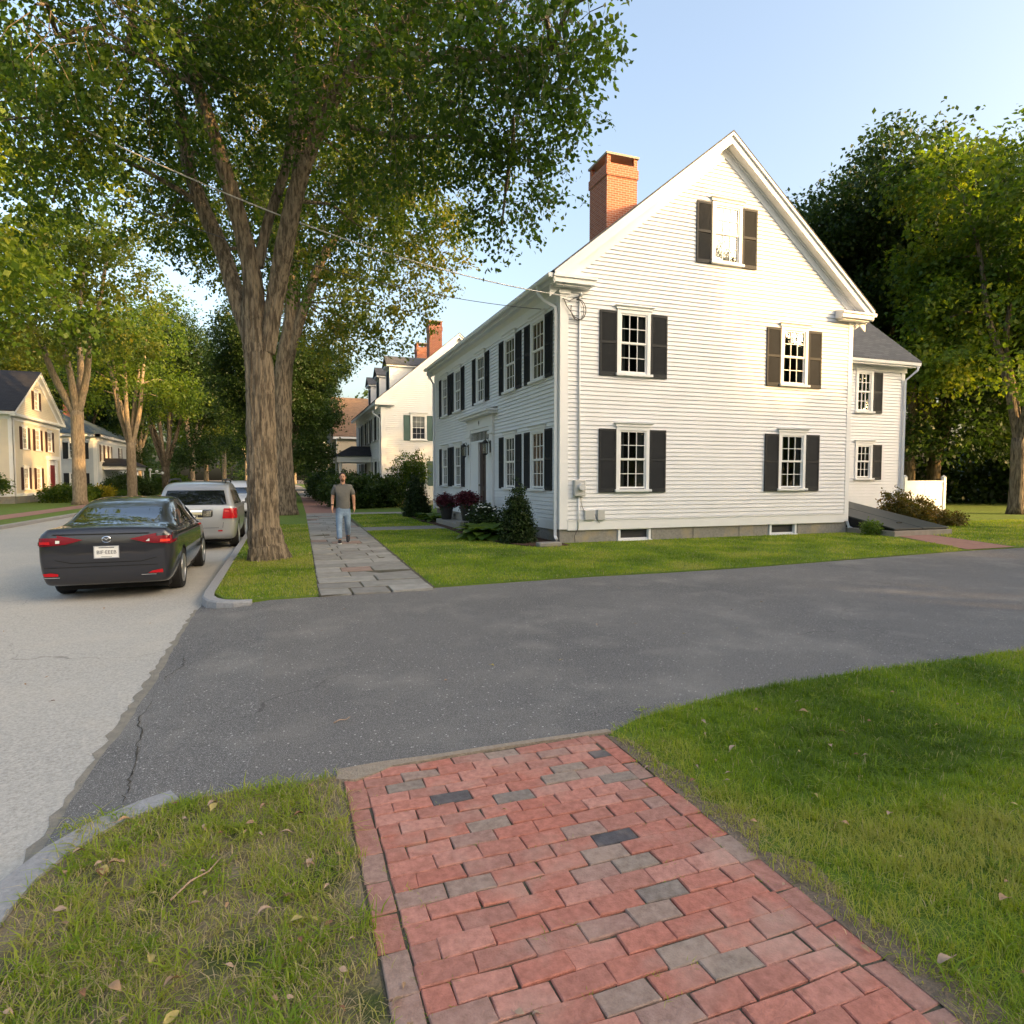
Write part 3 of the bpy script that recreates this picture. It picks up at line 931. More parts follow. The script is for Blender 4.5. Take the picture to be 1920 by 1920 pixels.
# trim
mb = MB()
e = .028
mb.box((-.03, -e, ZF - .03), (.20, .02, ZE - .02)); mb.box((-e, -.03 + .005, ZF - .03), (.02, .16, ZE - .02))    # corner boards
mb.box((HW - .14, -e, ZF - .03), (HW + .03, .02, ZE - .02)); mb.box((HW - .01, .021, ZF - .03), (HW + .029, .16, ZE))
mb.box((-e, HL - .18, ZF - .03), (.02, HL + .03, ZE - .02))
mb.box((.20, -.034, ZF - .06), (HW - .14, .02, ZF + .19)); mb.box((.18, -.05, ZF + .19), (HW - .13, .0, ZF + .215))
mb.box((-.034, .16, ZF - .06), (.02, 5.25, ZF + .19)); mb.box((-.034, 8.25, ZF - .06), (.02, HL - .18, ZF + .19))
mb.box((-.075, -.07, ZE - .20), (.24, -.029, ZE - .09)); mb.box((HW - .18, -.07, ZE - .16), (HW + .07, -.029, ZE - .09))      # capitals
mb.box((-.035, .161, ZE - .38), (.019, HL - .181, ZE - .02))          # front frieze
mb.build('trim_boards', M['trim'], house, bevel=.004)
# roof
OV, RK = .40, .36
sl = (11.02 - 6.77) / (rid + .34); sr = (11.02 - 6.70) / (HW + .55 - rid)
zel = ZE + .14 - sl * .0
mb = MB()
top = .22
yl, yh = -RK, HL + RK
pl = lambda x: ZR + top - abs(x - rid) * (sl if x < rid else sr)
xl, xr = -.34, HW + .52
roofslab(mb, (xl, yl, pl(xl)), (xl, yh, pl(xl)), (rid, yh, pl(rid)), (rid, yl, pl(rid)), .05)
roofslab(mb, (xr, yl, pl(xr)), (xr, yh, pl(xr)), (rid, yh, pl(rid)), (rid, yl, pl(rid)), .05)
rf = roof_mesh(mb, M['shingle'], house)
chimney(rf, 10.88 - 6.63, 19.6 - 14.63 + .1, 8.6, 12.5, 1.15, 1.25)
def rakes(parent, y, s, pl, xl, xr, rid, w=.24, depth=RK, inner=.30):
    """boards under a rake; s=-1 near gable"""
    m = MB()
    for x0, x1 in ((xl, rid), (xr, rid)):
        z0, z1 = pl(x0), pl(x1)
        q = lambda dz, dz2: [(x0, 0, z0 - dz), (x1, 0, z1 - dz), (x1, 0, z1 - dz2), (x0, 0, z0 - dz2)]
        def slab(dz, dz2, ya, yb):
            m.prism([(a, ya, c) for a, b, c in q(dz, dz2)], (0, yb - ya, 0))
        slab(.052, .13, y + s * depth, y + s * (depth - .05))            # crown
        slab(.10, .052 + w + .04, y + s * (depth - .052), y + s * (depth - .09))   # fascia
        slab(.052 + w - .02, .052 + w + .015, y + s * (depth - .092), y + s * .04)   # soffit
        slab(.052 + w + .016, .052 + w + inner, y + s * .036, y + s * .003)   # frieze on the wall
        slab(.052 + w + .016, .052 + w + .075, y + s * .075, y + s * .037)
    return m.build('rake_boards', M['trim'], parent)
rakes(house, 0, -1, pl, xl + .02, xr - .02, rid)
rakes(house, HL, 1, pl, xl + .02, xr - .02, rid)
mb = MB()
ze = pl(xl) - .06
mb.box((xl + .03, yl + .03, ze - .20), (xl + .07, yh - .03, ze - .0)); mb.box((xl + .07, yl + .1, ze - .19), (-.03, yh - .1, ze - .15))   # eave fascia + soffit
mb.prism([(-.037, yl + .12, ze - .151), (-.16, yl + .12, ze - .151), (-.037, yl + .12, ze - .30)], (0, yh - yl - .24, 0))
zer = pl(xr) - .06
mb.build('cornice', M['trim'], house)
mb = MB()
mb.box((xr - .07, yl + .03, zer - .20), (xr - .03, yh - .03, zer)); mb.box((HW + .03, yl + .1, zer - .19), (xr - .07, yh - .1, zer - .15))
mb.build('cornice', M['trim'], house)
# cornice returns on the near gable
for a, b, zz in ((xl, .80, ze), (HW - .72, xr, zer)):
    mb = MB()
    mb.box((a, -RK + .04, zz - .22), (b, -.036, zz - .10)); mb.box((a - .0, -RK, zz - .099), (b + .04, -.036, zz - .04))
    mb.prism([(a, -RK, zz - .039), (a, -.036, zz - .039), (a, -.036, zz + .04)], (b + .04 - a, 0, 0))
    mb.box((a + .10, -RK + .12, zz - .27), (b - .07, -.038, zz - .221))
    mb.build('cornice_return', M['trim'], house, bevel=.005)
for gx, zz in ((xl - .07, ze), (xr + .07, zer)):
    g = MB()
    prof = [(gx - .06, zz - .02), (gx - .065, zz - .06), (gx - .045, zz - .12), (gx + .05, zz - .12), (gx + .06, zz - .02)]
    g.prism([(x, yl + .05, z) for x, z in prof], (0, yh - yl - .1, 0))
    g.build('gutter', M['trim'], house)
square_pipe('downspout', [(xl - .06, .55, ze - .12), (xl - .06, .55, ze - .30), (xl + .06, .42, ze - .50), (-.085, .14, ze - .72), (-.085, .10, ze - .9), (-.085, .10, .55), (-.085, .10, .20), (-.10, -.02, .12)], .048, M['trim'], house)
square_pipe('downspout', [(xr + .0, .25, zer - .12), (xr + .0, .25, zer - .25), (HW + .12, .12, zer - .45), (HW + .10, .10, zer - .6), (HW + .10, .10, .4), (HW + .12, .02, .18), (HW + .30, -.20, .06), (HW + .5, -.3, .04)], .048, M['trim'], house)
square_pipe('downspout', [(xl - .06, HL - .2, ze - .12), (xl - .06, HL - .2, ze - .30), (-.09, HL - .06, ze - .7), (-.09, HL - .06, .3)], .045, M['trim'], house)
# windows and shutters
for i, (x, z, w, h) in enumerate(gwins):
    st = 'attic' if i == 4 else 'main'
    put('win', (w, h, st), make_window, house, (x, -.0, z), 0)
    for sgn in (-1, 1):
        put('shut', (.50, h + .13, M['shut']), make_shutter, house, (x + sgn * (w / 2 + .10 + .26), -.022, z - .10), 0)
for y, k in fwins:
    z = 4.40 if k == 'u' else 1.42
    h = 1.56 if k == 'u' else 1.53
    put('win', (.84, h, 'main'), make_window, house, (0, y, z), R(-90))
    for sgn in (-1, 1):
        put('shut', (.46, h + .10, M['shut']), make_shutter, house, (-.022, y + sgn * (.42 + .10 + .24), z - .06), R(-90))
# front door with surround
mb = MB()
mb.box((-.10, 5.27, .45), (.02, 5.62, 3.45)); mb.box((-.10, 7.88, .45), (.02, 8.23, 3.45))
mb.box((-.14, 5.22, .42), (.02, 5.67, .60)); mb.box((-.14, 7.83, .42), (.02, 8.28, .60))
mb.box((-.14, 5.22, 3.18), (.02, 5.67, 3.27)); mb.box((-.14, 7.83, 3.18), (.02, 8.28, 3.27))
mb.box((-.105, 5.24, 3.451), (.02, 8.26, 3.82)); mb.box((-.35, 4.95, 3.821), (.02, 8.55, 3.90)); mb.box((-.42, 4.88, 3.901), (.02, 8.62, 3.98))
mb.prism([(-.40, 4.9, 3.981), (-.40, 8.6, 3.981), (.0, 8.6, 4.06), (.0, 4.9, 4.06)], (0, 0, -.02))
mb.box((-.06, 5.621, .45), (.02, 5.92, 3.0)); mb.box((-.06, 7.0, .45), (.02, 7.88, 3.0)) 
mb.box((-.07, 5.621, 2.96), (.02, 7.879, 3.03)); mb.box((-.07, 5.621, 3.33), (.02, 7.879, 3.449))
mb.box((-.08, 5.92, .45), (.02, 5.99, 2.955)); mb.box((-.08, 6.93, .45), (.02, 7.0, 2.955))
mb.build('door_surround', M['trim'], house, bevel=.006)
mb = MB(); mb.box((.0, 5.99, .5), (.05, 6.93, 2.96))
for z0, z1 in ((.65, 1.25), (1.4, 2.2), (2.3, 2.8)):
    for a in (6.07, 6.50): mb.box((-.012, a, z0), (.0, a + .34, z1))
d = mb.build('front_door', M['door'], house)
mb = MB(); mb.lathe([(.0, -.06), (.03, -.05), (.03, -.02), (.012, 0)], 10, (-.02, 6.86, 1.45), 'x'); mb.build('handle', M['chrome'], d)
mb = MB(); mb.box((-.02, 5.63, 3.03), (.0, 7.87, 3.33)); tr = mb.build('transom_window', M['glass'], house)
mb = MB(); mb.box((.01, 5.63, 3.03), (.05, 7.87, 3.33)); mb.build('room_recess', M['dark'], tr)
mb = MB()
for k in range(1, 14): mb.box((-.03, 5.63 + k * .16, 3.03), (-.021, 5.65 + k * .16, 3.33))
mb.build('muntins', M['sashw'], tr)
mb = MB()     # small dark house number over the door
mb.tube([(-.112, 6.72, 3.70), (-.112, 6.78, 3.62), (-.112, 6.66, 3.62)], .008, 5); mb.tube([(-.112, 6.70, 3.72), (-.112, 6.70, 3.55)], .008, 5)
mb.build('house_number', M['ink'], house)
# steps
mb = MB()
mb.box((-1.30, 5.3, 0), (-.02, 8.3, .20)); mb.box((-.75, 5.6, .201), (-.02, 7.9, .42))
mb.build('granite_steps', M['granite'], house, bevel=.02)
for y in (5.42, 8.06):   # wall lanterns
    mb = MB(); mb.box((-.12, y - .05, 2.55), (-.10, y + .05, 2.95)); ln = mb.build('wall_lantern', M['black'], house)
    mb = MB()
    mb.lathe([(.02, 2.98), (.10, 2.90), (.11, 2.88), (.11, 2.86)], 10, (-.28, y, 0)); mb.lathe([(.08, 2.52), (.085, 2.50), (.03, 2.46)], 10, (-.28, y, 0))
    for k in range(6):
        a = k * PI / 3; mb.tube([(-.28 + .09 * math.cos(a), y + .09 * math.sin(a), 2.50), (-.28 + .10 * math.cos(a), y + .10 * math.sin(a), 2.87)], .008, 4)
    mb.tube([(-.11, y, 2.80), (-.2, y, 3.02), (-.28, y, 2.97)], .012, 5)
    mb.build('lantern_cage', M['black'], ln)
    mb = MB(); mb.lathe([(.075, 2.53), (.085, 2.85)], 12, (-.28, y, 0)); mb.build('lantern_glass', M['glass'], ln)
# meter, conduit, junction boxes, drop cable loop
mc = MB(); mc.tube([(.50, -.05, 6.28), (.50, -.05, 1.66)], .028, 8); mc.tube([(.50, -.05, 1.22), (.49, -.05, .38)], .022, 8)
mc.tube([(.50, -.05, 6.28), (.50, -.12, 6.33), (.50, -.16, 6.25)], .035, 8)
mc.build('service_conduit', M['trim'], house, smooth=True)
mm = MB(); mm.box((.35, -.14, 1.22), (.66, -.02, 1.64)); mt = mm.build('electric_meter', M['greym'], house, bevel=.02)
mm = MB(); mm.lathe([(.10, -.14), (.10, -.20), (.085, -.24)], 20, (.52, 0, 1.46), 'y'); mm.build('meter_dial', M['clear'], mt, smooth=False)
for a, b in (((.66, -.10, .60), (.95, -.02, .86)), ((1.03, -.10, .59), (1.24, -.02, .87))):
    mm = MB(); mm.box(a, b); mm.build('junction_box', M['greym'], house, bevel=.015)
mm = MB()
mm.tube([(.55, -.06, 1.2), (.60, -.05, .95), (.68, -.05, .80)], .006, 5); mm.tube([(.95, -.05, .8), (1.02, -.06, .62), (1.10, -.06, .52)], .006, 5); mm.tube([(.49, -.05, .40), (.40, -.03, .2), (.42, -.02, 0)], .008, 5)
lp = [(.45 + .21 * math.cos(a), -.08, 5.93 + .26 * math.sin(a)) for a in [R(t) for t in range(-200, 120, 20)]]
mm.build('service_cable', M['black'], house, smooth=True); mm = MB()
mm.tube(lp, .011, 6); mm.tube([(p[0] * .85 + .03, p[1] - .03, p[2] * 1.0 - .02) for p in lp[3:]], .010, 6)
mm.tube([(.05, -.06, 6.18), (.12, -.08, 6.0), (.25, -.08, 5.85), (.33, -.07, 5.75), (.5, -.08, 5.68)], .012, 6); mm.tube([(.02, -.06, 6.17), (.2, -.09, 6.12), (.36, -.07, 6.22), (.5, -.1, 6.26)], .010, 6)
mm.build('cable_loop', M['black'], house, smooth=True)
# rear wing
WX0, WX1, WY0, WY1, WZE = HW, 15.0, 2.45, 9.0, 5.78
mb = MB()
wwins = [(10.0 + 3.15 - .05, 1.72, .62, 1.15), (13.1 - .05, 4.12, .62, 1.35)]
siding(mb, (WX0, WY0), (1, 0), (0, -1), WX1 - WX0, .36, WZE, [(x - w / 2 - .05 - WX0, x + w / 2 + .05 - WX0, z, z + h + .05) for x, z, w, h in wwins])
siding(mb, (WX1, WY0), (0, 1), (1, 0), WY1 - WY0, .36, 9.0, gable=(WZE, 8.9, (WY1 - WY0) / 2))
wg = mb.build('wing_wall', M['white'], house)
mb = MB(); mb.box((WX1 - .13, WY0 - e, .33), (WX1 + .03, WY0 + .02, WZE)); mb.box((WX0, WY0 - .034, .3), (WX1 - .13, WY0 + .02, .50)); mb.box((WX0, WY0 - .05, WZE - .22), (WX1 + .1, WY0 + .01, WZE + .02))
mb.box((WX0, WY0 - .34, WZE - .03), (WX1 + .30, WY0 - .051, WZE + .0)); mb.box((WX0, WY0 - .37, WZE - .06), (WX1 + .32, WY0 - .341, WZE + .12))
mb.prism([(WX0, WY0 - .371, WZE + .10), (WX0, WY0 - .45, WZE + .10), (WX0, WY0 - .43, WZE + .0), (WX0, WY0 - .371, WZE + .0)], (WX1 + .3 - WX0, 0, 0))
mb.build('wing_trim', M['trim'], house)
mb = MB(); mb.box((WX0, WY0 + .03, -.05), (WX1, WY0 + .3, .34)); mb.build('wing_foundation', M['granite'], house)
mb = MB()
zt = 9.1; ym = (WY0 + WY1) / 2
roofslab(mb, (WX0 - .1, WY0 - .42, WZE + .16), (WX1 + .35, WY0 - .42, WZE + .16), (WX1 + .35, ym, zt), (WX0 - .1, ym, zt), .1)
roofslab(mb, (WX0 - .1, WY1 + .4, WZE + .16), (WX1 + .35, WY1 + .4, WZE + .16), (WX1 + .35, ym, zt), (WX0 - .1, ym, zt), .1)
o = mb.build('wing_roof', M['shingle'], house); roof_uv(o)
for x, z, w, h in wwins:
    put('win', (w, h, 'main'), make_window, house, (x, WY0, z), 0)
    put('shut', (.42, h + .12, M['shut']), make_shutter, house, (x + w / 2 + .10 + .23, WY0 - .022, z - .08), 0)
square_pipe('downspout', [(WX1 + .2, WY0 - .4, WZE - .02), (WX1 + .18, WY0 - .4, WZE - .15), (WX1 - .02, WY0 - .08, WZE - .5), (WX1 - .02, WY0 - .08, .3), (WX1 + .05, WY0 - .3, .08)], .05, M['trim'], house)
# cellar hatch (bulkhead)
bx0, bx1, by0, by1 = 9.86, 12.0, -1.5, 2.40
mb = MB()
mb.box((bx0 - .1, by0 - .06, -.05), (bx1 + .10, by0 + .10, .17)); mb.box((bx1 - .06, by0 + .10, -.05), (bx1 + .10, by1, .17)); mb.box((bx0 - .1, by0 + .1, -.05), (bx0 + .06, by1, .17))
mb.build('hatch_kerb', M['conc'], house, bevel=.015)
zb0, zb1 = .24, .95
mb = MB()
mb.add([(bx0, by0 + .04, .17), (bx0, by1, .17), (bx0, by1, zb1 - .04), (bx0, by0 + .04, zb0 - .04)], [(0, 1, 2, 3)])
mb.add([(bx1, by0 + .04, .17), (bx1, by1, .17), (bx1, by1, zb1 - .04), (bx1, by0 + .04, zb0 - .04)], [(0, 1, 2, 3)])
mb.add([(bx0, by0 + .04, .17), (bx1, by0 + .04, .17), (bx1, by0 + .04, zb0), (bx0, by0 + .04, zb0)], [(0, 1, 2, 3)])
hb = mb.build('cellar_hatch', M['black'], house)
xm = (bx0 + bx1) / 2
for a, b in ((bx0 - .04, xm - .02), (xm + .02, bx1 + .04)):
    mb = MB(); mb.prism([(a, by0, zb0), (b, by0, zb0), (b, by1, zb1), (a, by1, zb1)], (0, 0, -.04))
    hd = mb.build('hatch_door', M['hatch'], hb, bevel=.01)
mb = MB(); sl_ = (zb1 - zb0) / (by1 - by0)
mb.box((xm - .30, by0 + .55, zb0 + .55 * sl_), (xm - .12, by0 + .60, zb0 + .55 * sl_ + .03)); mb.build('hatch_handle', M['black'], hb)

# ------------------------------------------------------------------ other houses
def simple_house(name, loc, rz, W, Lg, ze, zr, wallm, roofm, shm, label, front, gable, front_door=None, zf=.35, style='plain', returns=True, chims=(), fullped=False, expo=.13):
    """local: front wall x=0 facing -x, near gable y=0 facing -y"""
    h = empty(name, loc, rz)
    tag(h, label, 'house')
    rd = W / 2
    mb = MB()
    siding(mb, (0, 0), (1, 0), (0, -1), W, zf, zr - .02, [(x - w / 2 - .05, x + w / 2 + .05, z, z + hh + .05) for x, z, w, hh in gable], gable=(ze + .1, zr, rd), expo=expo)
    siding(mb, (0, 0), (0, 1), (-1, 0), Lg, zf, ze, [(x - w / 2 - .05, x + w / 2 + .05, z, z + hh + .05) for x, z, w, hh in front], expo=expo)
    siding(mb, (W, 0), (0, 1), (1, 0), Lg, zf, ze, expo=.2)
    siding(mb, (0, Lg), (1, 0), (0, 1), W, zf, zr - .02, gable=(ze, zr, rd), expo=.2)
    mb.build('wall', wallm, h)
    mb = MB(); mb.box((.03, .03, -.4), (W - .03, Lg - .03, zf)); mb.build('foundation', M['granite'], h)
    mb = MB(); e = .03
    mb.box((-.03, -e, zf - .03), (.25, .02, ze)); mb.box((-e, -.024, zf - .03), (.02, .25, ze)); mb.box((W - .22, -e, zf - .03), (W + .03, .02, ze)); mb.box((-e, Lg - .2, zf), (.02, Lg + .02, ze))
    mb.box((.251, -.034, zf - .05), (W - .221, .02, zf + .15)); mb.box((-.034, .251, zf - .05), (.02, Lg - .201, zf + .15)); mb.box((-.035, .251, ze - .32), (.02, Lg - .201, ze))
    mb.build('trim_boards', M['trim'], h)
    top = .2
    s = (zr + top - ze - .22) / (rd + .42)
    p = lambda x: zr + top - abs(x - rd) * s
    xl, xr = -.42, W + .42
    mb = MB()
    roofslab(mb, (xl, -.32, p(xl)), (xl, Lg + .32, p(xl)), (rd, Lg + .32, p(rd)), (rd, -.32, p(rd)), .05)
    roofslab(mb, (xr, -.32, p(xr)), (xr, Lg + .32, p(xr)), (rd, Lg + .32, p(rd)), (rd, -.32, p(rd)), .05)
    rf = roof_mesh(mb, roofm, h)
    rakes(h, 0, -1, p, xl + .02, xr - .02, rd, depth=.32)
    z0 = p(xl) - .06
    mb = MB(); mb.box((xl + .02, -.28, z0 - .18), (xl + .08, Lg + .28, z0)); mb.box((xl + .08, -.27, z0 - .17), (-.04, Lg + .27, z0 - .13)); mb.build('cornice', M['trim'], h); mb = MB()
    mb.box((xr - .08, -.28, z0 - .18), (xr - .02, Lg + .28, z0))
    mb.build('cornice', M['trim'], h); mb = MB()
    if fullped:
        mb.box((xl, -.34, z0 - .28), (xr, -.04, z0 - .10)); mb.box((.26, -.06, z0 - .55), (W - .23, -.0, z0 - .281))
    elif returns:
        mb.box((xl, -.33, z0 - .22), (.8, -.04, z0 - .06)); mb.build('cornice_return', M['trim'], h); mb = MB(); mb.box((W - .8, -.33, z0 - .22), (xr, -.04, z0 - .06))
    mb.build('cornice', M['trim'], h)
    for x, z, w, hh in gable:
        put('win', (w, hh, style), make_window, h, (x, 0, z), 0)
        if shm:
            for sg in (-1, 1): put('shut', (.42, hh + .1, shm, False), make_shutter, h, (x + sg * (w / 2 + .32), -.022, z - .07), 0)
    for y, z, w, hh in front:
        put('win', (w, hh, style), make_window, h, (0, y, z), R(-90))
        if shm:
            for sg in (-1, 1): put('shut', (.42, hh + .1, M['shut'] if shm is M['shutteal'] else shm, False), make_shutter, h, (-.022, y + sg * (w / 2 + .32), z - .07), R(-90))
    for x, y, z0_, z1_, wx, wy in chims:
        chimney(rf, x, y, z0_, z1_, wx, wy)
    return h, p

U, D = 4.25, 1.3
h2, p2 = simple_house('clapboard_house', (5.85, 40.0, 0), 0, 10.0, 14.0, 6.35, 10.9, M['white'], M['shingle'], M['shutteal'],
    'white house with teal shutters, dormers and brick chimneys beyond the corner house',
    [(1.4, U, .85, 1.5), (3.4, U, .85, 1.5), (5.9, U, .85, 1.5), (8.5, U, .85, 1.5), (11.0, U, .85, 1.5), (1.4, D, .85, 1.5), (3.4, D, .85, 1.5), (8.6, D, .85, 1.5), (11.0, D, .85, 1.5)],
    [(2.35, U - .05, .85, 1.5), (2.35, D, .85, 1.5), (7.6, U, .85, 1.5), (7.6, D, .85, 1.5)], style='blind',
    chims=[(4.9, 6.4, 9.5, 13.3, .95, .95), (4.9, 11.0, 9.5, 12.6, .95, .95)])
for yy_ in (2.0, 6.6, 11.2):      # dormers
    mb = MB(); x0 = .75
    mb.box((x0, yy_ - .75, 6.9), (4.4, yy_ + .75, 8.95)); dm = mb.build('dormer', M['white'], h2)
    mb = MB(); mb.box((x0 - .02, yy_ - .78, 6.9), (x0 + .1, yy_ - .6, 8.95)); mb.box((x0 - .02, yy_ + .6, 6.9), (x0 + .1, yy_ + .78, 8.95)); mb.box((x0 - .2, yy_ - .9, 8.951), (4.4, yy_ + .9, 9.1)); mb.build('trim_boards', M['trim'], dm)
    mb = MB(); roofslab(mb, (x0 - .25, yy_ - .95, 9.1), (4.6, yy_ - .95, 9.1), (4.6, yy_, 9.75), (x0 - .25, yy_, 9.75), .05); roofslab(mb, (x0 - .25, yy_ + .95, 9.1), (4.6, yy_ + .95, 9.1), (4.6, yy_, 9.75), (x0 - .25, yy_, 9.75), .05)
    o = mb.build('dormer_roof', M['shingle'], dm); roof_uv(o)
    mb = MB(); mb.box((x0 - .04, yy_ - .4, 7.3), (x0 - .021, yy_ + .4, 8.7)); mb.build('pane', M['screen'], dm)
square_pipe('downspout', [(-.45, .5, 6.0), (-.45, .5, 5.85), (-.09, .12, 5.5), (-.09, .12, .3)], .05, M['trim'], h2)
# porch
mb = MB(); mb.box((-2.3, 4.9, .0), (-.02, 8.3, .3)); mb.build('porch_floor', M['granite'], h2)
for y in (5.1, 8.1):
    mb = MB(); mb.lathe([(.15, .3), (.13, .4), (.10, 2.75), (.14, 2.85)], 12, (-2.1, y, 0)); mb.build('porch_column', M['trim'], h2)
mb = MB(); mb.box((-2.35, 4.8, 2.85), (-.02, 8.4, 3.25)); mb.build('porch_beam', M['trim'], h2)
mb = MB(); mb.add([(-2.55, 4.6, 3.26), (0, 4.6, 3.26), (0, 8.6, 3.26), (-2.55, 8.6, 3.26), (-1.3, 5.4, 3.98), (0, 5.4, 3.98), (0, 7.8, 3.98), (-1.3, 7.8, 3.98)], [(0, 1, 5, 4), (0, 4, 7, 3), (3, 7, 6, 2), (4, 5, 6, 7), (0, 3, 2, 1)])
o = mb.build('porch_roof', M['shingle2'], h2); roof_uv(o)
mb = MB()
for k in range(16): mb.box((.2 + k * .14 + 0.35, -.12, 0), (.32 + k * .14 + .35, -.09, .62))
mb.box((.5, -.09, .1), (2.9, -.06, .16)); mb.build('wooden_skirting', M['wood'], h2)

h3, p3 = simple_house('clapboard_house', (4.9, 72.0, 0), R(-90), 9.0, 12.0, 5.6, 9.9, M['tan'], M['shingle3'], None,
    'tan house with steep brown roof behind the porch of the dormered house', [(2.2, U - .3, .85, 1.4), (5, U - .3, .85, 1.4)], [(2.6, U - .3, .85, 1.4), (6.4, U - .3, .85, 1.4), (2.6, D, .85, 1.4), (6.4, D, .85, 1.4)], expo=.2)
h4, p4 = simple_house('clapboard_house', (4.2, 92.0, 0), 0, 9, 10, 5.8, 8.6, M['tan'], M['shingle3'], M['shutbr'],
    'sunlit cream house farthest along the footpath, left of the tan house', [(2, U - .2, .85, 1.4), (5, U - .2, .85, 1.4), (2, D, .85, 1.4)], [(1.2, U - .2, .85, 1.5), (1.2, D, .85, 1.5), (5.2, U - .2, .85, 1.5)], expo=.25)
# across the street: gable faces the street
h5, p5 = simple_house('clapboard_house', (-16.9, 51.0, .25), R(90), 9.4, 12.5, 5.75, 9.1, M['cream'], M['shingle2'], M['shutbr'],
    'cream clapboard house with black roof and red front door across the street', [],
    [(2.0, 3.55, .80, 1.45), (4.45, 3.55, .80, 1.45), (6.95, 3.55, .80, 1.45), (2.0, .75, .80, 1.45), (4.45, .75, .80, 1.45), (4.45, 6.5, .72, 1.25)], fullped=True, zf=.3, style='main')
mb = MB(); mb.box((6.2, -.10, .3), (6.55, 0, 2.9)); mb.box((8.05, -.10, .3), (8.4, 0, 2.9)); mb.box((6.1, -.2, 2.9), (8.5, 0, 3.2)); mb.box((6.551, -.04, .3), (8.05, 0, 2.899)); mb.build('door_surround', M['trim'], h5)
mb = MB(); mb.box((6.85, -.07, .35), (7.75, -.041, 2.5)); mb.build('front_door', M['reddoor'], h5)
mb = MB(); mb.box((6.4, -.9, -.2), (8.2, -.01, .25)); mb.build('granite_steps', M['granite'], h5)

# grey-blue hip-roofed house across the street
h6 = empty('hip_roof_house', (-16.2, 68, .1)); tag(h6, 'grey-blue house with hipped slate roof and white porch behind the cream house', 'house')
mb = MB(); W6, L6, Z6 = 12.0, 15.0, 5.6
w6 = [(-1.6, 3.5, .95, 1.4), (-1.6, 1.0, .95, 1.1)]; s6 = [(1.8 + k * 1.5, 3.3, .7, 1.5) for k in range(3)] + [(9.0, 3.3, .8, 1.5), (12.6, 3.3, .8, 1.5)]
siding(mb, (-W6, 0), (1, 0), (0, -1), W6, .3, Z6, [(x + W6 - w / 2 - .05, x + W6 + w / 2 + .05, z, z + hh) for x, z, w, hh in w6], expo=.16)
siding(mb, (0, 0), (0, 1), (1, 0), L6, .3, Z6, [(x - w / 2 - .05, x + w / 2 + .05, z, z + hh) for x, z, w, hh in s6], expo=.16)
mb.build('wall', M['greyblue'], h6)
mb = MB(); mb.box((-W6 + .1, .1, -.3), (-.1, L6 - .1, .3)); mb.build('foundation', M['granite'], h6)
mb = MB(); mb.box((-.25, -.035, .3), (.035, .25, Z6)); mb.box((-W6, -.4, Z6 - .1), (.4, .0, Z6 + .15)); mb.box((.0, -.4, Z6 - .1), (.4, L6, Z6 + .148)); mb.box((-W6, -.06, Z6 - .5), (.06, .0, Z6 - .101)); mb.box((.0, .251, Z6 - .5), (.06, L6, Z6 - .101)); mb.build('cornice', M['trim'], h6)
mb = MB(); mb.add([(-W6 - .5, -.5, Z6 + .15), (.5, -.5, Z6 + .15), (.5, L6, Z6 + .15), (-W6 - .5, L6, Z6 + .15), (-5.2, 4.6, 8.7), (-5.2, L6 - 5, 8.7), (-7, L6 - 5, 8.7), (-7, 4.6, 8.7)], [(0, 1, 4, 7), (1, 2, 5, 4), (2, 3, 6, 5), (3, 0, 7, 6), (4, 5, 6, 7)])
rf6 = roof_mesh(mb, M['slate'], h6)
chimney(rf6, -3.0, 4.0, 7.2, 10.4, .9, .9)
for x, z, w, hh in w6:
    put('win', (w, hh, 'plain'), make_window, h6, (x, 0, z), 0)
    for sg in (-1, 1): put('shut', (.42, hh + .1, M['shut'], False), make_shutter, h6, (x + sg * (w / 2 + .32), -.022, z - .07), 0)
for y, z, w, hh in s6:
    put('win', (w, hh, 'plain'), make_window, h6, (0, y, z), R(90))
    for sg in (-1, 1): put('shut', (.32, hh + .1, M['shutbr'], False), make_shutter, h6, (.022, y + sg * (w / 2 + .24), z - .07), R(90))
for y in (2.2, 5.0, 7.8):
    mb = MB(); mb.lathe([(.17, 0), (.14, .1), (.11, 2.4), (.16, 2.5)], 10, (2.3, y, 0)); mb.build('porch_column', M['trim'], h6)
mb = MB(); mb.box((.03, 1.9, 2.5), (2.5, 8.1, 2.85)); mb.build('porch_beam', M['trim'], h6)
mb = MB(); mb.add([(0, 1.7, 2.86), (2.8, 1.7, 2.86), (2.8, 8.3, 2.86), (0, 8.3, 2.86), (0, 2.8, 3.6), (1.4, 2.8, 3.6), (1.4, 7.2, 3.6), (0, 7.2, 3.6)], [(0, 1, 5, 4), (1, 2, 6, 5), (2, 3, 7, 6), (4, 5, 6, 7), (0, 3, 2, 1)])
o = mb.build('porch_roof', M['shingle2'], h6); roof_uv(o)
mb = MB(); mb.box((.03, 1.9, -.2), (2.6, 8.1, .15)); mb.build('porch_floor', M['conc'], h6)

# pale blue house far behind the right-hand trees, house added out of view to shade the drive
h7, p7 = simple_house('clapboard_house', (62, 44, 0), R(-60), 9, 11, 4.6, 7.6, pmat('pale_blue_paint', (.42, .52, .58), rough=.6), M['slate'], None,
    'pale blue house glimpsed between dark trunks beyond the white fence', [(3, 1.2, .9, 1.3), (7, 1.2, .9, 1.3)], [(2.5, 1.2, .9, 1.3), (6.5, 1.2, .9, 1.3)], expo=.2)

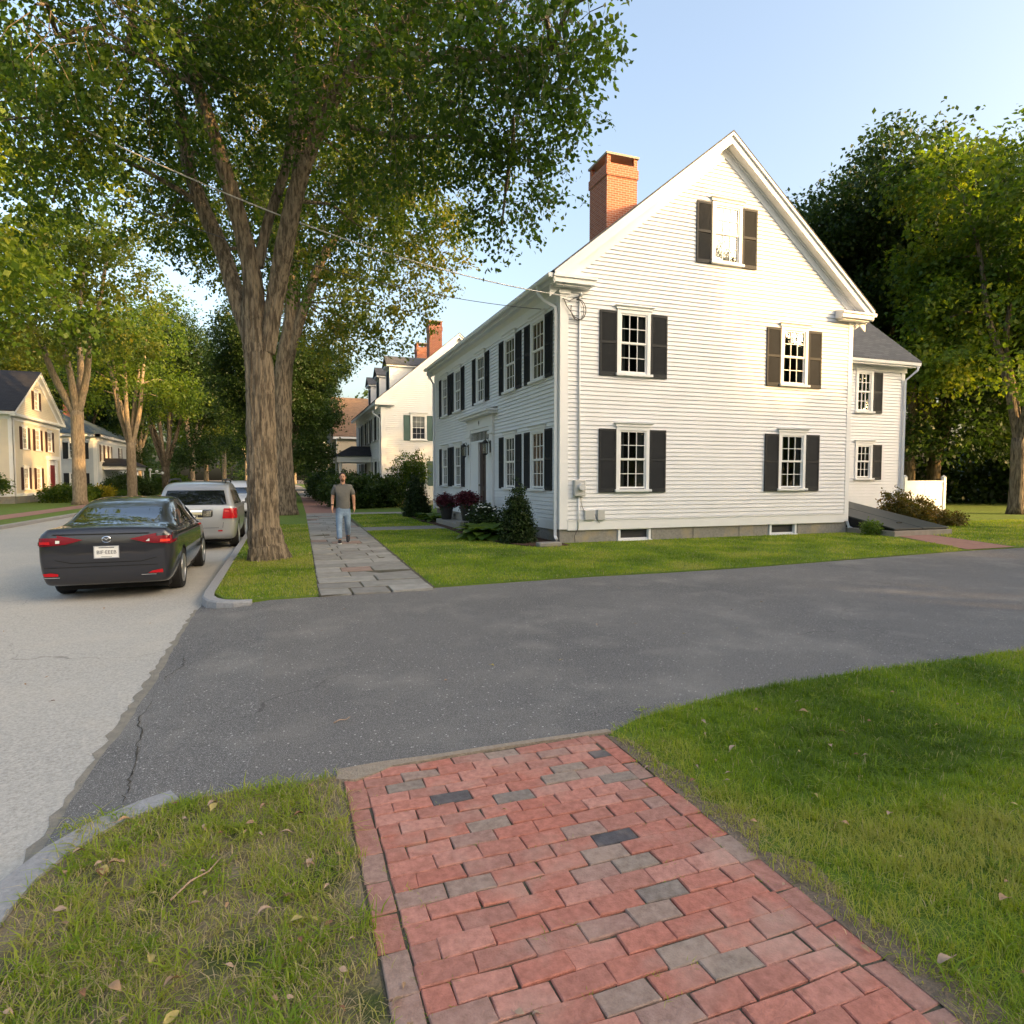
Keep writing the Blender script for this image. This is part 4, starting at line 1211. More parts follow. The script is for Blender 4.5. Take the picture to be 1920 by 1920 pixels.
# ------------------------------------------------------------------ white vinyl fence, stone
fe = empty('vinyl_fence', (24.3, 19.0, 0)); tag(fe, 'short white vinyl privacy fence with two panels beside the rear wing', 'fence')
for i, (x, y) in enumerate(((0, 0), (3.0, .5))):
    mb = MB(); mb.box((x - .07, y - .07, 0), (x + .07, y + .07, 1.75)); mb.lathe([(.11, 1.75), (.11, 1.78), (.0, 1.84)], 4, (x, y, 0)); mb.build('post', M['vinyl'], fe)
for a in (0, 1):
    mb = MB()
    x0, x1 = .07 + a * 1.45, 1.5 + a * 1.43
    y0, y1 = x0 / 3 * .5, x1 / 3 * .5
    def pan(z0, z1, t):
        mb.prism([(x0, y0 - t, z0), (x1, y1 - t, z0), (x1, y1 - t, z1), (x0, y0 - t, z1)], (0, 2 * t, 0))
    pan(.05, .15, .03); pan(.151, 1.2, .012); pan(1.201, 1.3, .03); pan(1.301, 1.52, .012); pan(1.521, 1.6, .03)
    mb.build('panel', M['vinyl'], fe)
mb = MB(); mb.box((-.3, -.13, 0), (.3, .13, .11)); o = mb.build('edging_stone', M['granite'], None, bevel=.03, loc=(6.05, 14.0, .02)); tag(o, 'flat pale stone at the mulch corner below the white downspout', 'stone')

# ------------------------------------------------------------------ foliage
def leafcloud(centers, dirs, per, spread, size, rs, droop=.6, tint_base=None, asp=.34, hang=0.0):
    """rhombic leaves strung on twigs"""
    n = len(centers)
    C = np.repeat(centers, per, 0); Dv = np.repeat(dirs, per, 0)
    t = rs.random(len(C))[:, None]
    P = C + Dv * (t - .3) * spread * 2.4 + rs.normal(0, 1, C.shape) * spread * np.array([.42, .42, .34])
    P[:, 2] -= hang * t[:, 0] * spread
    d = rs.normal(0, 1, P.shape); d[:, 2] -= droop; d += Dv * .7
    d /= np.linalg.norm(d, axis=1)[:, None]
    up = rs.normal(0, .65, P.shape); up[:, 2] += 1
    s = np.cross(d, up); s /= (np.linalg.norm(s, axis=1)[:, None] + 1e-6)
    sz = size * rs.uniform(.6, 1.3, len(P))[:, None]
    nrm = np.cross(s, d)
    V = np.stack([P, P + d * sz * .5 - s * sz * asp + nrm * sz * .08, P + d * sz, P + d * sz * .5 + s * sz * asp + nrm * sz * .08], 1).reshape(-1, 3)
    F = np.arange(len(P) * 4).reshape(-1, 4)
    tb = np.repeat(tint_base if tint_base is not None else rs.uniform(.1, .9, n), per)
    T = np.clip(tb * .75 + rs.uniform(0, .25, len(P)), 0, 1)
    return V, F, T

def cloud_points(blobs, ncl, rs, shell=.55):
    """cluster centres inside ellipsoid blobs (x,y,z,rx,rz)"""
    w = np.array([b[3] ** 2 for b in blobs]); w = w / w.sum()
    k = rs.choice(len(blobs), ncl, p=w)
    B = np.array([(b[0], b[1], b[2], b[3], b[3], b[4] if len(b) > 4 else b[3] * .8) for b in blobs])[k]
    d = rs.normal(0, 1, (ncl, 3)); d /= np.linalg.norm(d, axis=1)[:, None]
    r = rs.random(ncl) ** (1 / 3.) * (1 - shell) + shell * rs.random(ncl) ** .25
    P = B[:, :3] + d * r[:, None] * B[:, 3:]
    return P, d, k

def dir_out(d, rs):
    D = d * .8 + rs.normal(0, .35, d.shape); D[:, 2] -= .15
    return D / np.linalg.norm(D, axis=1)[:, None]

def limb(mb, pts, n=10, step=.5, seed=0, ridges=0.0):
    r = random.Random(seed)
    P = [Vector(p[:3]) for p in pts]; rr = [p[3] for p in pts]
    out = []; ro = []
    for i in range(len(P) - 1):
        L = (P[i + 1] - P[i]).length
        k = max(1, int(L / step))
        for j in range(k):
            t = j / k
            a = P[max(i - 1, 0)]; b = P[i]; c = P[i + 1]; d = P[min(i + 2, len(P) - 1)]
            q = .5 * ((2 * b) + (c - a) * t + (2 * a - 5 * b + 4 * c - d) * t * t + (3 * b - a - 3 * c + d) * t ** 3)
            out.append(q); ro.append((rr[i] * (1 - t) + rr[i + 1] * t) * r.uniform(.96, 1.05))
    out.append(P[-1]); ro.append(rr[-1])
    ph = r.uniform(0, 6)
    wob = None
    if ridges:
        wob = lambda a, p: 1 + ridges * (.5 * math.sin(3 * a + ph + p.z * .6) + .9 * abs(math.sin(8 * a + 1.6 * math.sin(p.z * 1.9 + ph))) + .7 * abs(math.sin(13.5 * a + 1.9 * math.sin(p.z * 2.7) + ph)) - .8) * (1 if p.z > .6 else 1 + (.6 - p.z) * 1.6 * math.sin(5 * a + ph))
    mb.tube(out, ro, n, wob=wob)

def make_tree(name, loc, blobs, limbs, ncl, per, spread, size, leaf, bark, seed, label, cat='tree', group=None, twigs=0, shell=.55, ridges=.0, nseg=10, step=.6, hang=0.0):
    root = empty(name, loc); tag(root, label, cat, group)
    rs = np.random.default_rng(seed)
    mb = MB()
    for i, l in enumerate(limbs):
        limb(mb, l, nseg if i < 4 else 8, step, seed + i, ridges)
    P, d, k = cloud_points(blobs, ncl, rs, shell)
    D = dir_out(d, rs)
    LP = np.array([p[:3] for l in limbs[1:] or limbs for p in l[1:]])
    if twigs:
        R_ = random.Random(seed)
        for b in blobs:
            c = np.array(b[:3]); j = np.argmin(((LP - c) ** 2).sum(1) + np.maximum(0, LP[:, 2] - c[2]) * 3)
            a = LP[j]; m_ = (a + c) / 2 + np.array([0, 0, .25])
            mb.tube([a, m_, c], [.045, .03, .016], 5, cap=False)
        for i in R_.sample(range(ncl), min(twigs, ncl)):
            c = np.array(blobs[k[i]][:3]); q = P[i]; c = c + (q - c) * R_.uniform(.2, .6) + np.array([R_.uniform(-.35, .35), R_.uniform(-.35, .35), R_.uniform(-.1, .35)]); m_ = (c + q) / 2 + np.array([R_.uniform(-.12, .12), R_.uniform(-.12, .12), .10])
            mb.tube([c, m_, q, q + D[i] * spread * 1.2], [.008, .006, .004, .002], 3, cap=False)
    mb.build('trunk', bark, root, smooth=True)
    # clusters lie lighter or darker by variety, patch by patch
    tb = np.clip(.45 + .28 * np.sin(P[:, 0] * .9 + seed) * np.cos(P[:, 1] * .7) + rs.normal(0, .2, ncl), 0, 1)
    V, F, T = leafcloud(P, D, per, spread, size, rs, tint_base=tb, hang=hang)
    fastmesh('crown', V, F, leaf, root, tint=T)
    return root

B1 = [(-3.0, 10.4, 8.0, 1.6), (-2.2, 12.5, 8.9, 2.2), (-4.4, 13.6, 7.9, 1.5), (-2.9, 14.9, 8.4, 1.7), (-1.1, 15.6, 10.2, 2.3), (-1.0, 17.0, 8.9, 1.8), (0.9, 11.6, 10.2, 2.2), (1.3, 13.9, 8.4, 2.0), (2.0, 9.9, 7.9, 2.0), (2.7, 12.3, 7.6, 1.6), (3.0, 9.0, 7.8, 1.7), (3.4, 9.3, 7.2, 1.1), (3.7, 10.4, 6.6, 0.9), (3.6, 10.4, 6.0, 0.45), (3.2, 7.7, 7.5, 1.0), (3.85, 8.5, 7.3, 0.6), (3.55, 7.0, 7.4, 0.6), (0.4, 11.6, 11.0, 3), (-1.8, 12.3, 11.0, 3), (2.6, 9.7, 10.1, 2.5), (1.8, 14.8, 7.3, 1.3), (-2.4, 15.9, 7.4, 1.0), (-4.3, 15.5, 7.3, .8), (3.8, 9.6, 6.7, 0.5), (-4.2, 13.2, 8.1, 1.6), (-0.0, 16.5, 6.8, 1.0), (3.0, 13.5, 9.6, 1.5), (-0.2, 16.0, 12.6, 2.5)]
S1 = [[(-0.32, 13.75, -.12, 0.50), (-.34, 13.75, .2, .40), (-0.4, 13.8, 0.8, 0.34), (-0.4, 13.8, 2.2, 0.31), (-0.4, 13.8, 3.8, 0.30), (-0.47, 13.85, 4.6, 0.28), (-0.5, 13.8, 5.7, 0.2), (-0.7, 13.8, 6.7, 0.18), (-1.0, 13.7, 7.8, 0.15), (-1.4, 13.6, 9.1, 0.12), (-1.7, 13.4, 9.9, 0.09)], [(-0.5, 13.9, 4.25, 0.17), (-0.8, 14.1, 5.3, 0.18), (-1.1, 14.5, 6.4, 0.17), (-1.5, 14.8, 7.4, 0.16), (-1.8, 15.0, 8.5, 0.14), (-2.0, 15.1, 9.9, 0.1), (-2.8, 14.9, 10.7, 0.07)], [(-0.28, 13.75, 4.2, 0.19), (-0.08, 13.7, 5.3, 0.19), (0.1, 13.5, 6.2, 0.2), (0.3, 13.3, 7.1, 0.18), (0.5, 13.1, 7.7, 0.15), (0.8, 12.7, 8.3, 0.13), (1.2, 12.1, 8.9, 0.12), (1.8, 11.4, 9.3, 0.1), (2.2, 10.9, 9.5, 0.08), (2.7, 10.2, 9.8, 0.05)], [(0.2, 13.5, 6.5, 0.12), (0.5, 13.6, 8.4, 0.13), (0.8, 13.5, 9.2, 0.12), (1.1, 13.4, 10.0, 0.1), (1.3, 13.4, 11.2, 0.08)], [(-0.4, 13.8, 5.9, 0.12), (-0.2, 13.8, 6.8, 0.11), (0.2, 14.0, 8.2, 0.1), (0.4, 14.1, 9.9, 0.09), (0.4, 14.1, 11.5, 0.07)], [(1.6, 11.5, 9.2, 0.06), (2.5, 10.4, 8.5, 0.05), (3.1, 9.3, 8.0, 0.04), (3.6, 8.3, 7.6, 0.025)], [(1.0, 12.5, 8.3, 0.06), (2.0, 11.8, 7.9, 0.05), (3.0, 10.9, 7.6, 0.035), (3.7, 10.1, 7.1, 0.02)], [(-1.5, 14.8, 7.4, 0.07), (-2.4, 14.7, 7.8, 0.05), (-3.5, 14.5, 8.2, 0.03)], [(-1.4, 13.6, 9.1, 0.07), (-2.5, 13.3, 9.3, 0.05), (-3.3, 12.4, 8.8, 0.03)]]
B2 = [(4.8, 25.9, 12.4, 2.6), (6.1, 26.5, 10.6, 1.6), (3.7, 27.4, 9.3, 2.0), (2.6, 28.9, 12.8, 3.5), (0.9, 30.5, 16.0, 4), (4.2, 27.2, 16.1, 3.5), (-1.0, 32.3, 12.8, 3.5), (2.6, 29.9, 7.9, 1.6), (5.8, 26.6, 8.6, 0.8), (1.8, 32.3, 10.4, 2.5), (6.3, 25.4, 11.8, 1.2), (-3.2, 32.0, 14.8, 4), (1.9, 30.2, 20.6, 5), (4.5, 28.2, 7.5, 0.8)]
S2 = [[(0.0, 30.9, -0.0, 0.62), (0.0, 30.9, 2.9, 0.42), (0.1, 30.8, 6.5, 0.38), (0.5, 30.7, 8.9, 0.34), (0.6, 30.7, 11.3, 0.3), (0.7, 30.6, 14.1, 0.26), (0.9, 30.5, 18.3, 0.2), (1.0, 30.5, 21.5, 0.14)], [(0.2, 30.8, 6.6, 0.24), (1.1, 30.2, 9.6, 0.2), (1.9, 29.6, 11.6, 0.18), (3.5, 28.5, 13.7, 0.12), (5.0, 26.9, 14.3, 0.08)], [(0.2, 30.8, 9.9, 0.2), (-0.3, 31.5, 12.6, 0.18), (-0.9, 31.8, 16.3, 0.12), (-2.0, 32.2, 19.8, 0.08)]]
S1 = [[p[:3] + (p[3] * .87,) for p in l] for l in S1]
O1 = (-.3, 13.7, 0); O2 = (0, 30.9, 0)
rel = lambda L_, o: [tuple(p[i] - o[i] for i in range(3)) + tuple(p[3:]) for p in L_]
def flare_limb(l): return l
make_tree('maple_tree', O1, rel(B1, O1), [rel(l, O1) for l in S1], 2600, 38, .23, .094, M['leafA'], M['bark'], 5,
          'big street maple with deeply ridged forked trunk on the verge beside the parked cars', twigs=1500, ridges=.085, nseg=90, step=.07, shell=.35, hang=.5)
make_tree('maple_tree', O2, rel(B2, O2), [rel(l, O2) for l in S2], 2200, 30, .36, .17, M['leafB'], M['bark'], 6,
          'tall yellow-green maple standing right behind the big forked street tree', twigs=700, ridges=.07, nseg=56, step=.2, shell=.35, hang=.4)
# clinging twigs of leaves low on the big trunk

def generic(seed, h, R0, fork, lean=0.0, nst=4, rt=.42, stem_out=.55, zmin=.0):
    """limbs and crown blobs for a multi-stemmed street tree"""
    r = random.Random(seed)
    limbs = [[(0, 0, 0, rt * 1.35), (0, 0, .4, rt * 1.05), (0, 0, fork * .6, rt * .95), (lean, 0, fork, rt * .92)]]
    blobs = []
    for i in range(nst):
        a = 2 * PI * i / nst + r.uniform(-.4, .4)
        rad = R0 * stem_out * r.uniform(.6, 1.1)
        zt = h * r.uniform(.72, .9)
        q = [(lean, 0, fork - .5, rt * .6)]
        for t in (.25, .5, .75, 1):
            q.append((lean + rad * math.cos(a) * t ** .8 + r.uniform(-.2, .2), rad * math.sin(a) * t ** .8 + r.uniform(-.2, .2), fork + (zt - fork) * t, rt * .6 * (1 - .75 * t)))
        limbs.append(q)
        for j in (2, 3, 4):
            b = q[j]; a2 = a + r.uniform(-1, 1); s = R0 * r.uniform(.3, .5)
            e_ = (b[0] + s * math.cos(a2), b[1] + s * math.sin(a2), b[2] + R0 * r.uniform(-.05, .3))
            limbs.append([b[:3] + (b[3] * .5,), ((b[0] + e_[0]) / 2, (b[1] + e_[1]) / 2, (b[2] + e_[2]) / 2 + .3, b[3] * .35), e_ + (.03,)])
            if e_[2] > zmin: blobs.append(e_ + (R0 * r.uniform(.28, .42), R0 * r.uniform(.2, .34)))
        blobs.append(q[-1][:3] + (R0 * .45, R0 * .4))
    for i in range(nst * 3):
        a = r.uniform(0, 2 * PI); rr = R0 * r.uniform(.6, .95)
        z = r.uniform(max(fork + h * .04, zmin), h * .8)
        blobs.append((rr * math.cos(a), rr * math.sin(a), z, R0 * r.uniform(.18, .32), R0 * r.uniform(.12, .25)))
    return blobs, limbs

TR = {}
def proto_tree(key, seed, h, R0, fork, leaf, bark, ncl, per, spread, size, nst=4, rt=.42, label='', loc=(0, 0, 0), group=None, name='maple_tree', so=.55, zmin=0):
    bl, li = generic(seed, h, R0, fork, nst=nst, rt=rt, stem_out=so, zmin=zmin)
    o = make_tree(name, loc, bl, li, ncl, per, spread, size, leaf, bark, seed, label, group=group, twigs=0, shell=.4)
    TR[key] = o
    return o
GL = 'street trees across the road'
proto_tree('L1', 31, 19.5, 6.0, 6.0, M['leafB'], M['bark2'], 700, 28, .55, .26, zmin=10.5, nst=4, rt=.40, loc=(-12.3, 47.5, .02), label='pale-barked street tree forking into tall stems in front of the cream house', group=GL)
proto_tree('L2', 37, 18, 6.0, 4.8, M['leafC'], M['bark2'], 740, 28, .55, .26, zmin=8.0, nst=5, rt=.38, loc=(-12.3, 62.5, .02), label='street tree with low spreading fork in front of the grey-blue house', group=GL, so=.42)
def place(key, loc, rz, sc, label, group, szz=None):
    o = copy_tree(TR[key])
    o.location = loc; o.rotation_euler.z = rz; o.scale = (sc, sc, sc if szz is None else szz)
    tag(o, label, 'tree', group)
    return o
place('L2', (-12.4, 29.0, .02), 1.1, 1.05, 'leafy street tree whose crown reaches in at the left edge above the cream house', GL)
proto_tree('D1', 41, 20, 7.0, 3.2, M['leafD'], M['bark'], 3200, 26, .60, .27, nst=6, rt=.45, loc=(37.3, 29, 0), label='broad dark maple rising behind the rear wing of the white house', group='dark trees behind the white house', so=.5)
proto_tree('D2', 43, 17, 5.6, 3.6, M['leafC'], M['bark'], 1900, 26, .50, .25, nst=5, rt=.36, loc=(32.4, 19.6, 0), label='tall tree with straight brown trunk at the right edge of the lawn', group='dark trees behind the white house', so=.45)
# along the right verge further up the street
place('D1', (-.2, 47.5, 0), .5, .62, 'dark green maple on the verge third from the camera', 'maples along the near verge')
place('D1', (.1, 64, 0), 2.1, .68, 'dark green maple shading the footpath in front of the dormered house', 'maples along the near verge')
for i, (x, y, rz, s, k) in enumerate([(.3, 82, 1, .75, 'D1'), (.4, 104, 3, .8, 'D1'), (1.0, 128, 4.2, .9, 'D1')]):
    place(k, (x, y, 0), rz, s, 'distant dark maple at the end of the verge, ' + ('nearest of the last three', 'middle of the last three', 'farthest of the last three')[i], 'far maples at the end of the verge')
for i, (x, y, rz, s, k) in enumerate([(-12.4, 80, 1.3, .95, 'D1'), (-11.8, 97, 2.6, .95, 'L1'), (-12, 116, .3, 1.0, 'L2'), (-11, 138, 4, 1.1, 'L1'), (-8.2, 165, 2, 1.2, 'L2'), (-5, 190, 1, 1.3, 'D1'), (-2, 215, 3, 1.3, 'L1'), (4, 240, 3, 1.4, 'D1')]):
    place(k, (x, y, 0), rz, s, ('dark', 'pale-stemmed', 'low-forked', 'tall', 'broad', 'very distant', 'faint', 'farthest')[i] + ' far roadside tree down the street, ' + ('just past the blue-grey house', 'next beyond it', 'third along', 'fourth along', 'fifth along', 'sixth along', 'seventh along', 'last in line')[i], 'far roadside trees at the end of the street')
for i, (x, y, rz, s, k) in enumerate([(-27, 76, 1.3, 1.0, 'L1'), (-24, 92, 2.6, 1.0, 'D1'), (-38, 82, .3, .9, 'L2'), (-34, 66, 4, .85, 'L1'), (-45, 70, 3.3, 1.0, 'L1'), (-21, 112, 4, 1.2, 'L2'), (-30, 120, 2, 1.2, 'D1')]):
    place(k, (x, y, 0), rz, s, 'sunlit tree behind the houses across the street, ' + ('between the cream and blue-grey houses', 'past the blue-grey house', 'behind the black roof', 'just behind the cream gable', 'at the far left edge', 'far beyond the porch', 'farthest of the row')[i], 'trees behind the houses across the street')
for i, (x, y, rz, s, k) in enumerate([(41, 30, .4, .95, 'D1'), (46, 22, 2.4, .9, 'D1'), (36, 36, 4.1, 1.0, 'D1'), (27.5, 35, 1.4, .9, 'D1'), (52, 33, .9, 1.0, 'D1'), (58, 22, 3.0, 1.1, 'D1'), (48, 44, 5, 1.1, 'D1')]):
    place(k, (x, y, 0), rz, s, 'dark tree of the stand right of the white house, ' + ('directly behind the broad maple', 'behind the straight trunk', 'behind the wing roof', 'closest to the wing', 'deep in the stand', 'at the right edge', 'farthest back')[i], 'dense stand right of the white house')
place('D1', (26, 62, 0), 1, .6, 'dark tree partly hidden behind the white house', None)
# trees and a house added out of view to shade drive, lawns and gable
for i, (x, y, rz, sx_, sz_, k, lb) in enumerate([(26.8, -5.8, .4, .52, .86, 'D1', 'unseen tall narrow maple added to shade the left part of the gable'), (34.4, -4.9, 1.7, .64, .58, 'D1', 'unseen shorter maple added to shade the lower right part of the gable'), (40.5, -2.5, 3.3, .62, .80, 'D1', 'unseen taller maple right of the shorter one, added to shade the rear wing'),
        (24, -12, 2.2, .8, .8, 'D1', 'unseen maple behind the tall narrow one, added to shade drive and lawns'), (33, -16, 5, .9, .9, 'D1', 'unseen big maple added at the back to shade drive and lawns'), (28, -25, 3.4, .95, .9, 'D1', 'unseen maple added behind the unseen house for shade'),
        (40, -8, 1.2, .6, .55, 'D1', 'unseen low maple added farthest right for shade'), (4, -26, 2.2, .9, .9, 'D1', 'unseen maple added left of the unseen house')]):
    o = place(k, (x, y, 0), rz, sx_, lb, None, szz=sz_)
h8, p8 = simple_house('clapboard_house', (9.5, -22, 0), 0, 10, 13, 5.6, 9.4, M['white'], M['shingle'], M['shut'], 'unseen white house behind the camera on the right, added for shade', [(3, 1.2, .9, 1.4), (9, 1.2, .9, 1.4)], [(3, 1.2, .9, 1.4), (7, 1.2, .9, 1.4)], expo=.3)  # house added out of view for shade and darker window reflections
# background woods that read as one mass beyond the last houses
def woods(name, pts, hgt, label, leaf, seed, n=5200, size=.9):
    rs = np.random.default_rng(seed)
    bl = []
    r = random.Random(seed)
    for (x, y, w) in pts:
        for k in range(5):
            bl.append((x + r.uniform(-w, w), y + r.uniform(-w * .5, w * .5), hgt * r.uniform(.08, .8), w * .7, hgt * .25))
    P, d, k = cloud_points(bl, n, rs, .5)
    P[:, 2] = np.abs(P[:, 2])
    V, F, T = leafcloud(P, dir_out(d, rs), 14, 1.3, size, rs)
    o = fastmesh(name, V, F, leaf, tint=T)
    tag(o, label, 'woods', kind='stuff')
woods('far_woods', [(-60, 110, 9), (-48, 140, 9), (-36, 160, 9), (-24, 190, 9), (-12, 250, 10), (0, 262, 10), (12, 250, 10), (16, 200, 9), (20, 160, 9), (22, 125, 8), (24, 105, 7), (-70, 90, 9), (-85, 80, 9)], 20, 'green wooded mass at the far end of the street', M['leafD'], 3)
woods('unseen_rear_woods', [(-60, -60, 9), (-40, -64, 9), (-20, -66, 9), (0, -62, 9), (18, -60, 9), (36, -64, 9), (54, -60, 9), (72, -52, 9), (88, -40, 9), (100, -22, 9)], 13, 'unseen low wooded belt behind the camera, added to darken window reflections', M['leafD'], 14, 3600, 1.0)  # added out of view to hide the horizon glow from window reflections
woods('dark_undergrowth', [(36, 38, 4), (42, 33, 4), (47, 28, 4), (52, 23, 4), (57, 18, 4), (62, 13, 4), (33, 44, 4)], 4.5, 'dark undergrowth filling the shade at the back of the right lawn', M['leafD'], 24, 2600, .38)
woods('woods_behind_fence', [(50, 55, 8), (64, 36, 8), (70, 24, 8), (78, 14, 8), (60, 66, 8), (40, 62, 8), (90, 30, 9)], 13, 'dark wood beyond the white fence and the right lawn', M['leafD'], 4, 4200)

def shrub(name, loc, blobs, ncl, per, spread, size, mat, label, seed, stems=None, droop=.2, cat='shrub', group=None, asp=.34, shell=.6):
    root = empty(name, loc); tag(root, label, cat, group)
    rs = np.random.default_rng(seed)
    P, d, k = cloud_points(blobs, ncl, rs, shell)
    P[:, 2] = np.maximum(P[:, 2], .04)
    V, F, T = leafcloud(P, dir_out(d, rs), per, spread, size, rs, droop=droop, asp=asp)
    fastmesh('foliage', V, F, mat, root, tint=T)
    mb = MB()
    rr = random.Random(seed)
    for s in (stems or [[(0, 0, 0, .03), (blobs[0][0], blobs[0][1], blobs[0][2] + blobs[0][3] * .3, .012)]]):
        mb.tube([p[:3] for p in s], [p[3] for p in s], 5)
    for b in blobs[:6]:
        mb.tube([(b[0] * .2, b[1] * .2, 0), (b[0], b[1], b[2])], [.02, .008], 5)
    mb.build('stem', M['bark'], root)
    return root
cone = lambda h, r, k=7: [(0, 0, h * (i + .4) / k, r * (1 - (i / k)) ** .75 * (1 if i else .9), h / k * .8) for i in range(k)]
shrub('conical_evergreen', (5.66, 15.15, .04), cone(1.55, .52), 900, 22, .07, .05, M['shrubD'], 'large cone-shaped evergreen shrub by the near front corner of the white house', 71, shell=.75)
shrub('conical_evergreen', (5.45, 27.2, .04), cone(1.8, .62), 700, 18, .10, .08, M['shrubD'], 'dark cone-shaped evergreen at the far front corner of the white house', 72, shell=.75)
# hosta: broad arching leaves
def hosta(loc, n, L_, label, seed, mat):
    rs = random.Random(seed); root = empty('hosta', loc); tag(root, label, 'plant')
    mb = MB()
    for i in range(n):
        a = rs.uniform(0, 2 * PI); l = L_ * rs.uniform(.6, 1.1); w = l * .24; el = rs.uniform(.5, 1.25)
        d = Vector((math.cos(a), math.sin(a), 0)); s = Vector((-d.y, d.x, 0))
        V = []
        for t, ww in ((0, .04), (.3, .35), (.55, 1), (.8, .75), (1, .02)):
            p = d * l * t * math.cos(el * (1 - t * .6)) + Vector((0, 0, l * (math.sin(el) * t - .55 * t * t)))
            V += [p - s * w * ww + Vector((0, 0, .02 * ww)), p - Vector((0, 0, .01)), p + s * w * ww + Vector((0, 0, .02 * ww))]
        mb.add(V, [(3 * k + j, 3 * k + j + 1, 3 * k + j + 4, 3 * k + j + 3) for k in range(4) for j in (0, 1)], rs.random())
    mb.build('foliage', mat, root, smooth=True)
    mb = MB(); mb.tube([(0, 0, 0), (0, 0, .1)], .05, 6); mb.build('crown_base', M['bark'], root)
hosta((5.2, 16.5, .04), 70, .95, 'bright green hosta with broad arching leaves left of the large evergreen cone', 5, M['shrubL'])
hosta((5.5, 23.6, .04), 60, .7, 'low spreading green clump left of the flower pots', 6, M['shrubL'])
hosta((5.5, 25.2, .04), 50, .6, 'leafy clump between the flower pots and the dark evergreen cone', 8, M['shrubL'])
fl = shrub('flowering_shrub', (5.7, 17.9, .04), [(0, 0, .45, .45, .4), (0, .5, .4, .4, .35), (-.1, -.5, .3, .35, .3)], 420, 18, .09, .07, M['shrubD'], 'white-flowering bush between the hosta and the front steps', 74)
mb = MB(); rr = random.Random(3)
for i in range(46):
    c = (rr.uniform(-.5, .3), rr.uniform(-.8, .8), rr.uniform(.35, .9)); s = rr.uniform(.03, .05)
    mb.lathe([(.001, -s * .5), (s, 0), (.001, s * .5)], 6, c)
mb.build('flowers', M['whitefl'], fl)
def planter(loc, label, seed):
    root = empty('flower_pot', loc); tag(root, label, 'flower pot', 'pots flanking the front steps')
    mb = MB(); mb.lathe([(.17, 0), (.25, .46), (.28, .47), (.28, .53), (.24, .53), (.23, .46), (.0, .45)], 20); mb.build('pot', M['blackpl'], root, smooth=False)
    rs = np.random.default_rng(seed)
    P, d, k = cloud_points([(0, 0, .68, .34, .2)], 220, rs, .6)
    V, F, T = leafcloud(P, dir_out(d, rs), 16, .08, .06, rs)
    fastmesh('red_flowers', V, F, M['redfl'], root, tint=T)
    P, d, k = cloud_points([(0, 0, .56, .26, .12)], 80, rs, .6)
    V, F, T = leafcloud(P, dir_out(d, rs), 14, .08, .06, rs)
    fastmesh('foliage', V, F, M['shrubD'], root, tint=T)
planter((5.60, 19.6, .32), 'black pot of dark red flowers on the camera side of the front steps', 4)
planter((5.58, 22.3, .20), 'black pot of dark red flowers on the far side of the front steps', 5)
mb = MB(); mb.box((-.32, -.3, 0), (.32, .3, .28)); tag(mb.build('pot_pedestal', M['granite'], None, bevel=.02, loc=(5.6, 19.6, .04)), 'low granite block under the nearer flower pot', 'stone block')
shrub('rhododendron', (3.9, 36.5, .02), [(0, 0, .9, 1.5, .95), (1.4, .8, .9, 1.4, 1.0), (-.6, 2.5, .9, 1.3, 1.1), (2.2, 2, .7, 1.2, .8)], 900, 20, .2, .15, M['leafD'], 'dense dark rhododendron hedge right of the walking man', 81)
shrub('rhododendron', (3.4, 50, .02), [(0, 0, 1.0, 1.6, 1.2), (.5, 3, 1.1, 1.6, 1.2), (1.2, -2.5, 1.0, 1.4, 1.2), (0, 6, 1.1, 1.6, 1.2)], 900, 20, .22, .17, M['leafD'], 'dark hedge row in front of the porch of the dormered house', 82)
r_ = random.Random(9)
bst = []
bbl = []
for k in range(7):
    a = k * .9; s = r_.uniform(.3, .9); t = (s * math.cos(a), s * math.sin(a), r_.uniform(2.2, 3.4))
    bst.append([(0, 0, 0, .035), (t[0] * .4, t[1] * .4, t[2] * .5, .022), t + (.008,)])
    for q in (.55, .75, .95): bbl.append((t[0] * q * 1.2, t[1] * q * 1.2, t[2] * q, .42, .36))
shrub('multi_stem_shrub', (7.3, 37.6, .02), bbl, 520, 16, .16, .10, M['leafA'], 'airy multi-stemmed young tree against the gable with teal shutters', 83, stems=bst, cat='young tree', shell=.2)
shrub('olive_bush', (20.4, 15.7, .02), [(0, 0, .5, .75, .5), (.9, .1, .3, .6, .3), (-.4, .2, .8, .45, .45), (1.5, -.2, .2, .5, .2)], 620, 20, .12, .08, M['shrubO'], 'olive and rust coloured bush beside the cellar hatch', 84)
shrub('low_bush', (27.5, 21.5, .02), [(0, 0, .35, .8, .35), (1.2, .3, .3, .7, .3)], 400, 18, .14, .1, M['leafD'], 'low clipped bush in the shade right of the white fence', 85)
shrub('small_weed', (16.25, 13.7, .02), [(0, 0, .2, .25, .2)], 120, 14, .07, .05, M['shrubL'], 'small weed between the downspout and the cellar hatch', 86)
